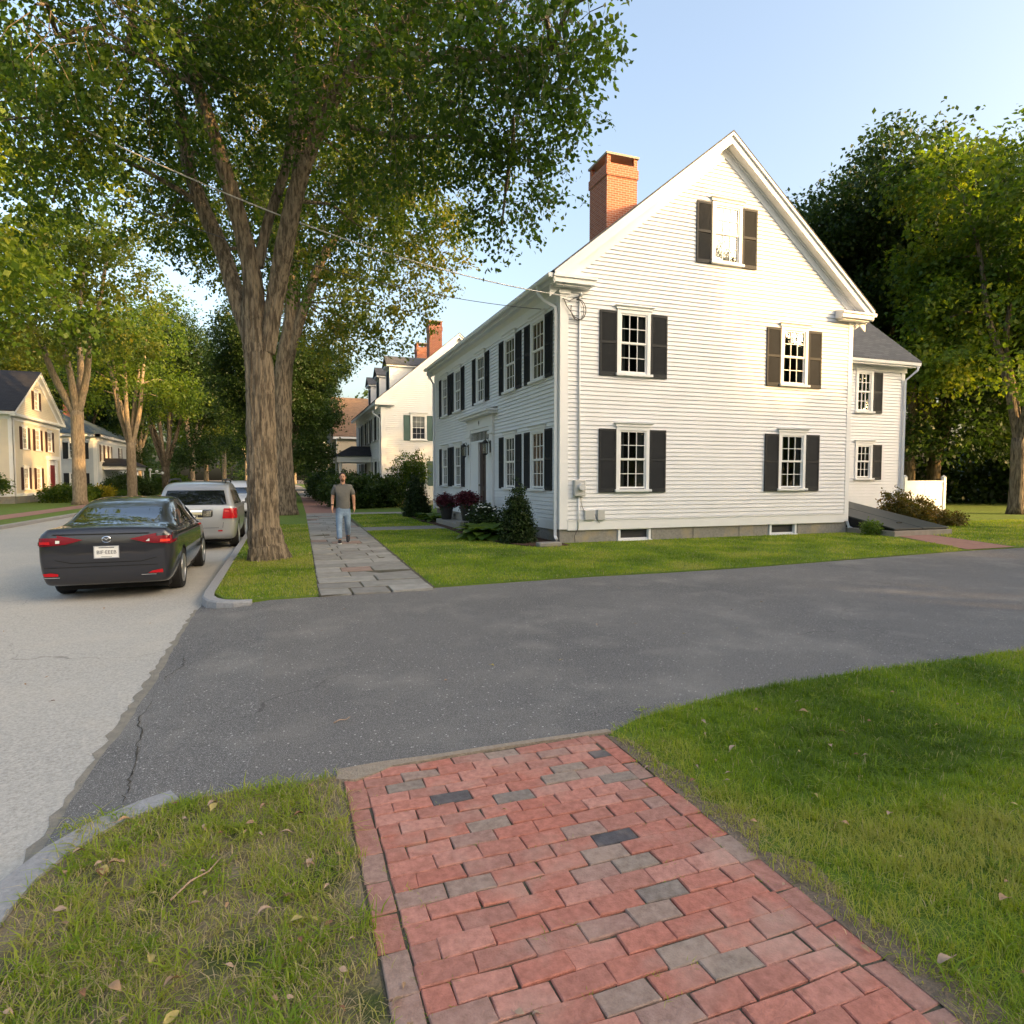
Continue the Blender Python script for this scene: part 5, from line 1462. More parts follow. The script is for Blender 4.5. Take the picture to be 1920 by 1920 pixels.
# across the street
shrub('yellow_bush', (-19.6, 44.0, .03), [(0, 0, .9, 1.3, .9), (-1.2, .8, 1.2, 1.3, 1.0)], 700, 18, .22, .16, M['shrubY'], 'bright yellow bush at the left edge in front of the cream house', 87)
shrub('japanese_maple', (-17.6, 46.6, .03), [(0, 0, 1.9, 1.2, .5), (-.8, .3, 2.5, 1.0, .5), (.9, .2, 1.3, .9, .4), (.2, -.3, .8, 1.0, .5)], 700, 18, .2, .14, M['leafA'], 'layered small tree beside the yellow bush', 88, cat='small tree')
shrub('hedge', (-14.9, 52.5, .03), [(0, k * 1.3, .5, 1.1, .55) for k in range(6)], 900, 18, .2, .15, M['leafA'], 'low green foundation hedge under the windows of the cream house', 89, cat='hedge')
shrub('yellow_bush', (-14.0, 60.2, .03), [(0, 0, .5, .8, .5)], 240, 16, .2, .14, M['shrubY'], 'small yellow bush at the end of the hedge by the pale street tree', 90)
shrub('round_bush', (-13.6, 66.5, .03), [(0, 0, 1.0, 1.7, 1.0), (1.2, 1.5, .8, 1.3, .8)], 600, 18, .25, .18, M['leafD'], 'dark rounded bush in front of the white porch across the street', 91)
shrub('clipped_hedge', (-13.4, 88, .03), [(0, k * 1.6, 1.0, 1.5, 1.0) for k in range(6)], 900, 16, .3, .22, M['leafA'], 'long clipped hedge beyond the second street tree', 92, cat='hedge')
shrub('flowering_bush', (-13.0, 64.0, .03), [(0, 0, .3, .9, .3)], 200, 14, .14, .1, M['shrubL'], 'low bed of pale plants at the foot of the dark rounded bush', 93)

# ------------------------------------------------------------------ cars
def lerp(a, b, t): return a + (b - a) * t
def car_section(w, zb, zs, wr, zt):
    """half section from bottom centre to top centre"""
    dz = zs - zb
    return [(0, zb), (w * .80, zb), (w * .89, zb + .012), (w * .935, zb + .06), (w * .978, zb + .28 * dz), (w, zb + .55 * dz), (w * .998, zb + .80 * dz), (w * .985, zs - .035), (w * .96, zs - .004), (w * .935, zs + .012 * min(1, (zt - zs) * 20)),
            (lerp(w * .95, wr, .55), lerp(zs, zt, .55)), (wr * 1.01, zt - .075 * min(1, (zt - zs) * 3)), (wr * .955, zt - .028 * min(1, (zt - zs) * 6)), (wr * .82, zt - .008), (wr * .5, zt + .004), (0, zt + .010)]
def car_body(name, st, mat, parent, wheels, wr_, width):
    keys = [s[0] for s in st]
    rows = []
    for s in st:
        h = car_section(*s[1:])
        rows.append([(x, s[0], z) for x, z in h] + [(-x, s[0], z) for x, z in h[-2:0:-1]])
    mb = MB(); n = len(rows[0])
    for r in rows: mb.v += r
    for i in range(len(rows) - 1):
        for j in range(n):
            mb.f.append((i * n + j, i * n + (j + 1) % n, (i + 1) * n + (j + 1) % n, (i + 1) * n + j))
    mb.f.append(tuple(range(n))[::-1]); k = (len(rows) - 1) * n; mb.f.append(tuple(range(k, k + n)))
    o = mb.build(name, mat, None, smooth=True, sub=2)
    bake(o)
    cuts = []
    for wy in wheels:
        for sx in (-1, 1):
            c = MB(); c.lathe([(wr_ * 1.13, sx * (width / 2 - .30)), (wr_ * 1.13, sx * (width / 2 + .2))], 40, (0, wy, wr_), 'x')
            q = c.build('cutter', mat); cuts.append(q)
            b = o.modifiers.new('b', 'BOOLEAN'); b.operation = 'DIFFERENCE'; b.object = q; b.solver = 'EXACT'
    bpy.context.view_layer.update()
    bake(o)
    for q in cuts: bpy.data.objects.remove(q)
    for p in o.data.polygons: p.use_smooth = True
    bm = bmesh.new(); bm.from_mesh(o.data)
    for e_ in bm.edges:
        if len(e_.link_faces) == 2 and e_.calc_face_angle(0) > R(38): e_.smooth = False
    bvh = BVHTree.FromBMesh(bm)
    bm.to_mesh(o.data); bm.free()
    o.parent = parent
    return o, bvh

def decal(bvh, view, poly, name, mat, parent, off=.004, th=.006, step=.07):
    """panel that hugs the body: polygon in (a,b) projected along the view axis"""
    bm = bmesh.new()
    vs = [bm.verts.new((a, b, 0)) for a, b in poly]
    bm.faces.new(vs)
    xs = [p[0] for p in poly]; ys = [p[1] for p in poly]
    for ax, (lo, hi) in ((0, (min(xs), max(xs))), (1, (min(ys), max(ys)))):
        k = lo + step
        while k < hi - 1e-4:
            co = (k, 0, 0) if ax == 0 else (0, k, 0); no = (1, 0, 0) if ax == 0 else (0, 1, 0)
            bmesh.ops.bisect_plane(bm, geom=bm.verts[:] + bm.edges[:] + bm.faces[:], plane_co=co, plane_no=no)
            k += step
    for v in bm.verts:
        a, b = v.co.x, v.co.y
        o, d = {'rear': (Vector((a, -3, b)), Vector((0, 1, 0))), 'front': (Vector((a, 9, b)), Vector((0, -1, 0))), 'right': (Vector((3, a, b)), Vector((-1, 0, 0))),
                'left': (Vector((-3, a, b)), Vector((1, 0, 0))), 'top': (Vector((a, b, 4)), Vector((0, 0, -1)))}[view]
        h, nrm, _, _ = bvh.ray_cast(o, d)
        if h is None:
            v.tag = True; continue
        v.co = h - d * off * 1.5 + nrm * off * .3
    bad = [v for v in bm.verts if v.tag]
    if bad: bmesh.ops.delete(bm, geom=bad, context='VERTS')
    bmesh.ops.recalc_face_normals(bm, faces=bm.faces)
    me = bpy.data.meshes.new(name); bm.to_mesh(me); bm.free()
    for p in me.polygons: p.use_smooth = True
    me.materials.append(mat)
    ob = bpy.data.objects.new(name, me); COL.objects.link(ob); ob.parent = parent
    return ob

def wheel(parent, x, y, r, w, spokes=5, side=1):
    t = MB(); t.lathe([(r * .62, -w / 2 + .01), (r * .93, -w / 2), (r, -w / 2 + .03), (r, w / 2 - .03), (r * .93, w / 2), (r * .70, w / 2 - .005), (r * .66, w / 2 - .03), (r * .62, w / 2 - .05)], 40, (0, 0, 0), 'x')
    o = t.build('wheel', M['tyre'], parent, smooth=False)
    o.location = (x, y, r); o.rotation_euler.z = 0 if side > 0 else PI
    m = MB()
    m.lathe([(r * .70, w / 2 - .012), (r * .68, w / 2), (r * .655, w / 2 - .005), (r * .64, w / 2 - .07), (r * .62, w / 2 - .07)], 40, (0, 0, 0), 'x')
    for k in range(spokes):
        for dd in (-.13, .13):
            a = 2 * PI * k / spokes + dd
            c, s = math.cos(a), math.sin(a); c2, s2 = math.cos(a + dd * .6), math.sin(a + dd * .6)
            p0 = Vector((w / 2 - .022, c2 * r * .10, s2 * r * .10)); p1 = Vector((w / 2 - .012, c * r * .65, s * r * .65))
            nn = Vector((0, -s, c)) * r * .045
            m.add([p0 - nn, p0 + nn, p1 + nn * 1.1, p1 - nn * 1.1, p0 - nn - Vector((.03, 0, 0)), p0 + nn - Vector((.03, 0, 0)), p1 + nn * 1.1 - Vector((.03, 0, 0)), p1 - nn * 1.1 - Vector((.03, 0, 0))], [(0, 1, 2, 3), (0, 3, 7, 4), (1, 5, 6, 2), (4, 7, 6, 5)])
    m.lathe([(r * .13, w / 2 - .05), (r * .13, w / 2 - .012), (r * .09, w / 2 - .006)], 16, (0, 0, 0), 'x')
    m.build('rim', M['rim'], o)
    d = MB(); d.lathe([(r * .5, w / 2 - .09), (r * .5, w / 2 - .075)], 24, (0, 0, 0), 'x'); d.lathe([(r * .63, w / 2 - .11), (r * .63, w / 2 - .105)], 24, (0, 0, 0), 'x'); d.build('brake_disc', M['under'], o)
    return o

def mirror_obj(name, parent, x, y, z, side, mat):
    m = MB()
    m.box((x, y - .04, z - .03), (x + side * .10, y + .03, z + .01))
    o = m.build(name, mat, parent)
    m = MB(); m.box((x + side * .08, y - .07, z - .03), (x + side * .27, y + .06, z + .12)); m.build('mirror_shell', mat, o, bevel=.03)
    m = MB(); m.box((x + side * .10, y - .078, z - .01), (x + side * .25, y - .072, z + .10)); m.build('mirror_glass', M['chrome'], o)

def text_mesh(txt, size, name, mat, parent, loc, rot, ext=.001):
    cu = bpy.data.curves.new(name, 'FONT'); cu.body = txt; cu.size = size; cu.align_x = 'CENTER'; cu.align_y = 'CENTER'; cu.extrude = ext
    t = bpy.data.objects.new(name, cu); COL.objects.link(t)
    bpy.context.view_layer.update()
    me = bpy.data.meshes.new_from_object(t.evaluated_get(bpy.context.evaluated_depsgraph_get()))
    bpy.data.objects.remove(t)
    me.materials.clear(); me.materials.append(mat)
    o = bpy.data.objects.new(name, me); COL.objects.link(o); o.parent = parent; o.location = loc; o.rotation_euler = rot
    return o

def mirror_poly(p): return [(-a, b) for a, b in p][::-1]

# dark grey sedan
SC = (-2.42, 10.40, -.10)
sedan = empty('parked_sedan', (SC[0] + .03, SC[1], SC[2]), 0)
sedan.scale = (.955, 1, 1.01)
tag(sedan, 'dark grey four-door sedan parked nearest the camera with its tail lamps facing us', 'car', 'cars parked along the kerb')
st = [(0.0, .70, .42, .60, .60, .63), (.012, .80, .34, .80, .70, .86), (.03, .845, .285, .92, .74, .985), (.06, .868, .25, .965, .755, 1.035), (.10, .882, .235, .975, .76, 1.050), (.20, .893, .22, .975, .76, 1.056), (.45, .899, .21, .97, .74, 1.06),
      (.70, .90, .20, .96, .70, 1.10), (.95, .90, .20, .955, .67, 1.21), (1.25, .90, .19, .95, .645, 1.335), (1.6, .90, .19, .945, .63, 1.415), (2.1, .90, .19, .94, .625, 1.45), (2.6, .90, .19, .935, .62, 1.435), (3.0, .90, .19, .93, .62, 1.35),
      (3.35, .90, .19, .92, .64, 1.18), (3.6, .895, .20, .90, .68, 1.00), (3.9, .88, .20, .84, .66, .90), (4.2, .85, .22, .76, .62, .82), (4.42, .78, .24, .68, .56, .73), (4.54, .62, .32, .58, .45, .62)]
body, bv = car_body('body', st, M['paintD'], sedan, (.98, 3.68), .325, 1.80)
decal(bv, 'rear', [(-.60, 1.075), (.60, 1.075), (.585, 1.18), (.52, 1.385), (0, 1.405), (-.52, 1.385), (-.585, 1.18)], 'rear_window', M['carglass'], sedan)
for nm, vw in (('side_window', 'right'), ('side_window', 'left')):
    decal(bv, vw, [(.98, 1.02), (1.75, 1.015), (1.75, 1.36), (1.45, 1.32), (1.18, 1.20)], nm, M['carglass'], sedan)
    decal(bv, vw, [(1.82, 1.015), (2.62, 1.01), (2.62, 1.36), (2.2, 1.375), (1.82, 1.365)], nm, M['carglass'], sedan)
    decal(bv, vw, [(2.68, 1.01), (3.42, 1.0), (3.05, 1.24), (2.85, 1.32), (2.68, 1.35)], nm, M['carglass'], sedan)
    decal(bv, vw, [(1.76, 1.02), (1.81, 1.02), (1.81, 1.36), (1.76, 1.36)], 'door_pillar', M['blackpl'], sedan, step=.2)
    for y in (1.30, 2.52):
        decal(bv, vw, [(y, .885), (y + .18, .885), (y + .18, .91), (y, .91)], 'door_handle', M['chrome'], sedan, off=.02)
    for yy_ in (1.66, 2.64):
        decal(bv, vw, [(yy_, .35), (yy_ + .008, .35), (yy_ + .008, .97), (yy_, .97)], 'door_seam', M['under'], sedan, off=.002)
    decal(bv, vw, [(1.0, 1.0), (3.5, .985), (3.5, 1.0), (1.0, 1.018)], 'window_trim', M['blackpl'], sedan, off=.006)
decal(bv, 'front', [(-.6, .98), (.6, .98), (.52, 1.3), (0, 1.36), (-.52, 1.3)], 'windscreen', M['carglass'], sedan)
tl = [(.30, .885), (.52, .825), (.855, .80), (.868, .86), (.862, .955), (.80, .985), (.58, .945)]
for s, pz in ((1, tl), (-1, mirror_poly(tl))):
    lamp = decal(bv, 'rear', pz, 'tail_lamp', M['lampdk'], sedan, off=.012, step=.04)
    c = decal(bv, 'rear', [(s * a, b) for a, b in ((.52, .848), (.64, .842), (.64, .885), (.56, .88))][::s], 'reversing_lamp', M['clear'], lamp, off=.020, step=.05)
    decal(bv, 'rear', [(s * a, b) for a, b in ((.71, .83), (.84, .835), (.85, .90), (.80, .95), (.72, .93))][::s], 'brake_lamp', M['lampbr'] if s > 0 else M['lamp'], lamp, off=.020, step=.04)
    decal(bv, 'rear', [(s * a, b) for a, b in ((.54, .385), (.80, .385), (.82, .425), (.72, .435), (.60, .415))][::s], 'bumper_reflector', M['lamp'], sedan, off=.010, step=.05)
    decal(bv, 'rear', [(s * a, b) for a, b in ((.45, .362), (.80, .362), (.80, .370), (.45, .370))][::s], 'bumper_trim', M['chrome'], sedan, off=.012, step=.1)
    decal(bv, 'rear', [(s * a, b) for a, b in ((.42, .785), (.56, .785), (.56, .80), (.42, .80))][::s], 'model_badge', M['chrome'], sedan, off=.008, step=.1)
    sd_ = 'right' if s > 0 else 'left'
    decal(bv, sd_, [(.03, .81), (.20, .825), (.40, .90), (.30, .95), (.06, .95)], 'tail_lamp', M['lampdk'], sedan, off=.010, step=.05)
    decal(bv, 'front', [(s * a, b) for a, b in ((.45, .60), (.72, .62), (.76, .70), (.5, .66))][::s], 'headlight', M['clear'], sedan, off=.01)
decal(bv, 'rear', [(-.45, .555), (.45, .555), (.72, .62), (.72, .628), (.45, .565), (-.45, .565), (-.72, .628), (-.72, .62)], 'boot_seam', M['under'], sedan, off=.004, step=.06)
decal(bv, 'rear', [(-.26, .60), (.26, .60), (.30, .80), (-.30, .80)], 'plate_recess', M['paintD'], sedan, off=.002)
decal(bv, 'rear', [(-.74, .26), (.74, .26), (.78, .35), (-.78, .35)], 'bumper_insert', M['blackpl'], sedan, off=.006)
decal(bv, 'rear', [(-.80, .50), (.80, .50), (.80, .508), (-.80, .508)], 'bumper_crease', M['under'], sedan, off=.004)
decal(bv, 'rear', [(-.70, .952), (.70, .952), (.68, .968), (-.68, .968)], 'spoiler_shadow_strip', M['under'], sedan, off=.004)  # black strip painted on as the shadow under the spoiler lip
def rear_y(bv, x, z):
    h, n_, _, _ = bv.ray_cast(Vector((x, -3, z)), Vector((0, 1, 0))); return h.y if h else 0
py = min(rear_y(bv, 0, .64), rear_y(bv, 0, .76)) - .012
m = MB(); m.box((-.155, py - .006, .63), (.155, py, .785)); pl_ = m.build('number_plate', M['plate'], sedan, bevel=.004)
m = MB()
for a, b in (((-.165, .62), (.165, .63)), ((-.165, .785), (.165, .795)), ((-.165, .63), (-.155, .785)), ((.155, .63), (.165, .785))): m.box((a[0], py - .009, a[1]), (b[0], py, b[1]))
m.build('plate_frame', M['chrome'], pl_)
text_mesh('BIF·EEEB', .072, 'plate_writing', M['ink'], pl_, (0, py - .0075, .703), (PI / 2, 0, 0))
m = MB(); m.box((-.10, py - .0078, .765), (.10, py - .006, .776)); m.box((-.07, py - .0078, .640), (.07, py - .006, .645)); m.build('plate_strip', M['ink'], pl_)
ey = rear_y(bv, 0, .885) - .014
m = MB()      # winged oval emblem
k_ = 28
for i in range(k_):
    a0, a1 = 2 * PI * i / k_, 2 * PI * (i + 1) / k_
    m.add([(.062 * math.cos(a0), 0, .046 * math.sin(a0)), (.062 * math.cos(a1), 0, .046 * math.sin(a1)), (.052 * math.cos(a1), -.006, .037 * math.sin(a1)), (.052 * math.cos(a0), -.006, .037 * math.sin(a0))], [(0, 1, 2, 3)])
m.prism([(-.050, -.006, .018), (-.030, -.006, .022), (0, -.006, .006), (.030, -.006, .022), (.050, -.006, .018), (.028, -.006, .010), (0, -.006, -.010), (-.028, -.006, .010)], (0, .006, 0))
m.build('emblem', M['chrome'], sedan, loc=(0, ey, .885))
for sx in (-1, 1):
    for wy in (.98, 3.68): wheel(sedan, sx * (.90 - .115), wy, .325, .215, 9, sx)
    mirror_obj('wing_mirror', sedan, sx * .86, 3.18, 1.03, sx, M['paintD'])
m = MB(); m.box((-.75, .4, .13), (.75, 4.2, .24)); m.build('underbody', M['under'], sedan)

# silver SUV
VC = (-2.02, 16.95, -.10)
suv = empty('parked_suv', VC)
tag(suv, 'silver sport utility vehicle with roof rails parked in front of the dark sedan', 'car', 'cars parked along the kerb')
SU = [(0.0, .76, .46, .66, .66, .72), (.015, .84, .38, .96, .74, 1.02), (.045, .88, .33, 1.05, .76, 1.13), (.09, .895, .30, 1.06, .755, 1.20), (.14, .90, .28, 1.06, .74, 1.28), (.24, .912, .26, 1.07, .735, 1.45), (.40, .918, .25, 1.07, .72, 1.60), (.62, .92, .24, 1.07, .71, 1.665), (1.0, .92, .24, 1.07, .71, 1.69), (1.8, .92, .24, 1.07, .71, 1.70), (2.5, .92, .24, 1.06, .70, 1.68),
      (2.95, .92, .24, 1.06, .70, 1.58), (3.3, .92, .24, 1.05, .72, 1.36), (3.55, .915, .25, 1.03, .75, 1.14), (3.85, .90, .25, .99, .74, 1.06), (4.2, .88, .27, .92, .72, 1.0), (4.5, .84, .30, .86, .68, .94), (4.68, .74, .34, .76, .6, .86), (4.76, .6, .42, .66, .5, .74)]
def make_suv(root, paint, y0_front=False):
    b, v = car_body('body', SU, paint, root, (1.02, 3.85), .355, 1.84)
    decal(v, 'rear', [(-.70, 1.13), (.70, 1.13), (.66, 1.35), (.60, 1.575), (-.60, 1.575), (-.66, 1.35)], 'rear_window', M['carglass'], root)
    for vw in ('right', 'left'):
        decal(v, vw, [(.42, 1.14), (1.18, 1.13), (1.10, 1.56), (.62, 1.56)], 'side_window', M['carglass'], root)
        decal(v, vw, [(1.26, 1.12), (2.05, 1.12), (2.05, 1.58), (1.19, 1.575)], 'side_window', M['carglass'], root)
        decal(v, vw, [(2.12, 1.12), (3.30, 1.10), (2.90, 1.44), (2.70, 1.54), (2.12, 1.58)], 'side_window', M['carglass'], root)
        decal(v, vw, [(.3, .26), (4.4, .28), (4.4, .44), (.3, .42)], 'sill_cladding', M['blackpl'], root, off=.006, step=.15)
        for y in (1.30, 2.25): decal(v, vw, [(y, .955), (y + .2, .955), (y + .2, .985), (y, .985)], 'door_handle', paint, root, off=.025)
        for y in (1.45, 2.1): decal(v, vw, [(y, .44), (y + .008, .44), (y + .008, 1.10), (y, 1.10)], 'door_seam', M['under'], root, off=.002)
        decal(v, vw, [(.03, .79), (.22, .80), (.27, .98), (.20, 1.12), (.08, 1.13)], 'tail_lamp', M['lamp'], root, off=.012, step=.05)
    for s in (-1, 1):
        lm = decal(v, 'rear', [(s * a, q) for a, q in ((.60, .79), (.86, .79), (.885, .90), (.875, 1.12), (.70, 1.14), (.63, 1.02))][::s], 'tail_lamp', M['lamp'], root, off=.016, step=.05)
        decal(v, 'rear', [(s * a, q) for a, q in ((.66, .96), (.88, .96), (.88, .985), (.66, .985))][::s], 'lamp_band', M['lampbr'], lm, off=.022, step=.1)
        decal(v, 'rear', [(s * a, q) for a, q in ((.50, .475), (.78, .48), (.78, .51), (.50, .505))][::s], 'bumper_reflector', M['lamp'], root, off=.012, step=.1)
        decal(v, 'front', [(s * a, q) for a, q in ((.50, .74), (.76, .76), (.80, .88), (.55, .84))][::s], 'headlight', M['clear'], root, off=.012)
        m = MB(); m.tube([(s * .64, .62, 1.67), (s * .63, .75, 1.74), (s * .62, 1.5, 1.765), (s * .62, 2.3, 1.75), (s * .63, 2.5, 1.68)], .022, 8); m.build('roof_rail', M['blackpl'], root, smooth=True)
        mirror_obj('wing_mirror', root, s * .88, 3.05, 1.10, s, M['blackpl'])
        for wy in (1.02, 3.85): wheel(root, s * (.92 - .12), wy, .355, .225, 5, s)
    decal(v, 'front', [(-.42, .55), (.42, .55), (.46, .80), (-.46, .80)], 'grille', M['blackpl'], root, off=.012)
    decal(v, 'front', [(-.70, 1.10), (.70, 1.10), (.62, 1.52), (-.62, 1.52)], 'windscreen', M['carglass'], root)
    decal(v, 'front', [(-.7, .36), (.7, .36), (.7, .46), (-.7, .46)], 'lower_grille', M['blackpl'], root, off=.01)
    decal(v, 'rear', [(-.30, .955), (.30, .955), (.30, 1.0), (-.30, 1.0)], 'chrome_bar', M['chrome'], root, off=.022)
    decal(v, 'rear', [(-.60, .56), (.60, .56), (.60, .568), (-.60, .568)], 'tailgate_seam', M['under'], root, off=.003)
    for s in (-1, 1): decal(v, 'rear', [(s * a, q) for a, q in ((.60, .56), (.608, .56), (.635, .78), (.627, .78))][::s], 'tailgate_seam', M['under'], root, off=.003)
    decal(v, 'rear', [(-.78, .34), (.78, .34), (.80, .465), (-.80, .465)], 'bumper_cladding', M['blackpl'], root, off=.008)
    yy = rear_y(v, 0, .80) - .03
    m = MB(); m.box((-.155, yy, .79), (.155, yy + .01, .94)); p_ = m.build('number_plate', M['platey'], root)
    m = MB()
    for k in range(6): m.box((-.13 + k * .045, yy - .002, .83), (-.10 + k * .045, yy, .90))
    m.build('plate_writing', M['ink'], p_)
    m = MB(); m.box((-.75, .4, .18), (.75, 4.4, .30)); m.build('underbody', M['under'], root)
make_suv(suv, M['paintS'])
truck = empty('parked_suv', (-2.1, 35.5, -.10), PI)
tag(truck, 'white vehicle parked facing us farthest up the kerb, half hidden by the tree trunk', 'car', 'cars parked along the kerb')
make_suv(truck, M['paintW'])

# ------------------------------------------------------------------ the walking man
man = empty('person', (1.42, 16.45, .03), R(-5))
tag(man, 'bearded man in grey short-sleeved shirt and blue jeans walking towards us on the flagstones', 'person')
def skin_mesh(name, chains, mat, parent, sub=2, root=0):
    """chains: list of lists of (x,y,z,r); points with identical coordinates are merged"""
    vs = []; rad = []; es = []; idx = {}
    def vid(p):
        k = tuple(round(c, 4) for c in p[:3])
        if k not in idx:
            idx[k] = len(vs); vs.append(p[:3]); rad.append(p[3] if not isinstance(p[3], tuple) else p[3])
        return idx[k]
    for ch in chains:
        ids = [vid(p) for p in ch]
        es += [(a, b) for a, b in zip(ids, ids[1:]) if a != b]
    me = bpy.data.meshes.new(name); me.from_pydata(vs, es, [])
    o = bpy.data.objects.new(name, me); COL.objects.link(o)
    sk = o.modifiers.new('skin', 'SKIN'); sk.use_smooth_shade = True
    me.skin_vertices.new() if not me.skin_vertices else None
    for i, r in enumerate(rad):
        me.skin_vertices[0].data[i].radius = r if isinstance(r, tuple) else (r, r)
    me.skin_vertices[0].data[root].use_root = True
    s = o.modifiers.new('sub', 'SUBSURF'); s.levels = s.render_levels = sub
    bake(o); o.data.materials.clear(); o.data.materials.append(mat)
    o.parent = parent
    return o
# local: faces -y; x to our right. total height 1.80
hipL, hipR = (-.095, 0, .90), (.095, 0, .90)
kneeL, kneeR = (-.10, -.10, .50), (.11, .04, .50)
ankL, ankR = (-.09, -.20, .09), (.115, .32, .16)
shL, shR = (-.19, .0, 1.45), (.19, .0, 1.45)
elL, elR = (-.252, .03, 1.17), (.262, .02, 1.17)
wrL, wrR = (-.262, -.10, .94), (.272, .05, .93)
def hand(w, s):
    x, y, z = w
    out = [[w + (.027,), (x + s * .004, y - .01, z - .045, .034), (x + s * .006, y - .016, z - .085, .030)]]
    b = (x + s * .006, y - .016, z - .085)
    for k, (dy, l) in enumerate(((-.028, .062), (-.010, .072), (.009, .068), (.026, .054))):
        p0 = (b[0], b[1] + dy, b[2] - .008); out.append([b + (.030,), p0 + (.010,), (b[0] - s * .006, b[1] + dy, b[2] - .008 - l * .5, .0095), (b[0] - s * .022, b[1] + dy + .002, b[2] - .008 - l, .008)])
    out.append([(x + s * .004, y - .01, z - .045, .034), (x - s * .008, y - .042, z - .055, .012), (x - s * .012, y - .052, z - .090, .010)])
    return out
bodyc = [[(0, 0, .95, (.13, .09)), (0, .0, 1.15, (.13, .10)), (0, .0, 1.35, (.14, .10)), (0, .005, 1.46, (.08, .08)), (0, .0, 1.53, (.058, .06)), (0, -.012, 1.585, (.062, .072)), (0, -.012, 1.655, (.076, .09)), (0, -.005, 1.735, (.070, .085)), (0, 0, 1.775, (.04, .05))],
         [(0, .0, 1.35, (.14, .10)), shL + (.058,), elL + (.050,), wrL + (.032,)], [(0, .0, 1.35, (.14, .10)), shR + (.058,), elR + (.050,), wrR + (.032,)],
         [(0, 0, .95, (.13, .09)), hipL + (.09,), kneeL + (.06,), ankL + (.04,)], [(0, 0, .95, (.13, .09)), hipR + (.09,), kneeR + (.06,), ankR + (.04,)]] + hand(wrL, -1) + hand(wrR, 1)
skin_mesh('body', bodyc, M['skin'], man)
mid = lambda a, b, t: tuple(a[i] + (b[i] - a[i]) * t for i in range(3))
skin_mesh('shirt', [[(0, 0, .86, (.195, .14)), (0, 0, .90, (.195, .14)), (0, 0, 1.02, (.190, .142)), (0, -.01, 1.18, (.182, .15)), (0, 0, 1.34, (.178, .14)), (0, .005, 1.445, (.12, .10)), (0, .01, 1.485, (.075, .078))],
                    [(0, 0, 1.34, (.178, .14)), (-.185, 0, 1.425, .082), mid(shL, elL, .45) + (.078,), mid(shL, elL, .86) + (.080,)], [(0, 0, 1.34, (.178, .14)), (.185, 0, 1.425, .082), mid(shR, elR, .45) + (.078,), mid(shR, elR, .86) + (.080,)]], M['shirt'], man)
skin_mesh('jeans', [[(0, 0, 1.04, (.165, .118)), (0, 0, .88, (.168, .12))], [(0, 0, .88, (.168, .12)), (-.098, -.02, .76, .105), mid(hipL, kneeL, .8) + (.088,), kneeL + (.080,), mid(kneeL, ankL, .5) + (.074,), (ankL[0], ankL[1] + .0, ankL[2] + .02, .070)],
                    [(0, 0, .88, (.168, .12)), (.10, .005, .76, .105), mid(hipR, kneeR, .8) + (.088,), kneeR + (.080,), mid(kneeR, ankR, .5) + (.074,), (ankR[0], ankR[1] - .01, ankR[2] + .03, .070)]], M['jeans'], man)
def shoe(c, pitch):
    m = MB()
    prof = [(-.11, .038, .085), (-.06, .042, .10), (.0, .045, .085), (.06, .05, .065), (.12, .048, .05), (.165, .025, .035)]
    n = 10
    for t, w, h in prof:
        for j in range(n):
            a = 2 * PI * j / n
            m.v.append((w * math.cos(a), -t, max(0, h * .5 + h * .5 * math.sin(a))))
    for i in range(len(prof) - 1):
        for j in range(n): m.f.append((i * n + j, i * n + (j + 1) % n, (i + 1) * n + (j + 1) % n, (i + 1) * n + j))
    m.f.append(tuple(range(n))); m.f.append(tuple(range((len(prof) - 1) * n, len(prof) * n)))
    o = m.build('shoe', M['shoe'], man, smooth=True); o.location = c; o.rotation_euler = (pitch, 0, 0)
    s = MB(); s.prism([(w * 1.08 * sx, -t, 0) for sx, seq in ((-1, prof), (1, prof[::-1])) for t, w, h in seq], (0, 0, -.022)); s.build('sole', M['sole'], o)
shoe((-.09, -.22, .022), R(-4)); shoe((.115, .33, .10), R(42))
m = MB()      # hair cap, brow, eyes, nose, mouth, beard, ears
for i in range(7):
    pass
def ell(mb, c, r, n=14, k=8, cut=None):
    prof = [(math.sin(PI * i / k), -math.cos(PI * i / k)) for i in range(k + 1)]
    b = len(mb.v)
    for (s_, h_) in prof:
        for j in range(n):
            a = 2 * PI * j / n
            mb.v.append((c[0] + r[0] * max(s_, .01) * math.cos(a), c[1] + r[1] * max(s_, .01) * math.sin(a), c[2] + r[2] * h_))
    for i in range(k):
        for j in range(n): mb.f.append((b + i * n + j, b + i * n + (j + 1) % n, b + (i + 1) * n + (j + 1) % n, b + (i + 1) * n + j))
m = MB(); ell(m, (0, .022, 1.725), (.084, .092, .082)); ell(m, (0, .04, 1.68), (.078, .07, .09)); m.build('hair', M['hair'], man, smooth=True)
m = MB(); ell(m, (0, -.095, 1.655), (.013, .020, .026)); m.build('nose', M['skin'], man, smooth=True)
m = MB(); ell(m, (0, -.070, 1.600), (.048, .030, .036)); ell(m, (0, -.094, 1.628), (.026, .008, .006)); m.build('beard', M['stubble'], man, smooth=True)
m = MB(); ell(m, (0, -.100, 1.612), (.020, .004, .005)); m.build('mouth', pmat('lips', (.30, .10, .08), rough=.5), man)
for s in (-1, 1):
    m = MB(); ell(m, (s * .029, -.088, 1.682), (.011, .006, .006)); ey_ = m.build('eye', pmat('eye_dark', (.03, .02, .015), rough=.2), man)
    m = MB(); m.box((s * .014, -.096, 1.696), (s * .046, -.086, 1.703)); m.build('eyebrow', M['hair'], man)
    m = MB(); ell(m, (s * .080, .0, 1.665), (.010, .018, .030)); m.build('ear', M['skin'], man, smooth=True)
m = MB()
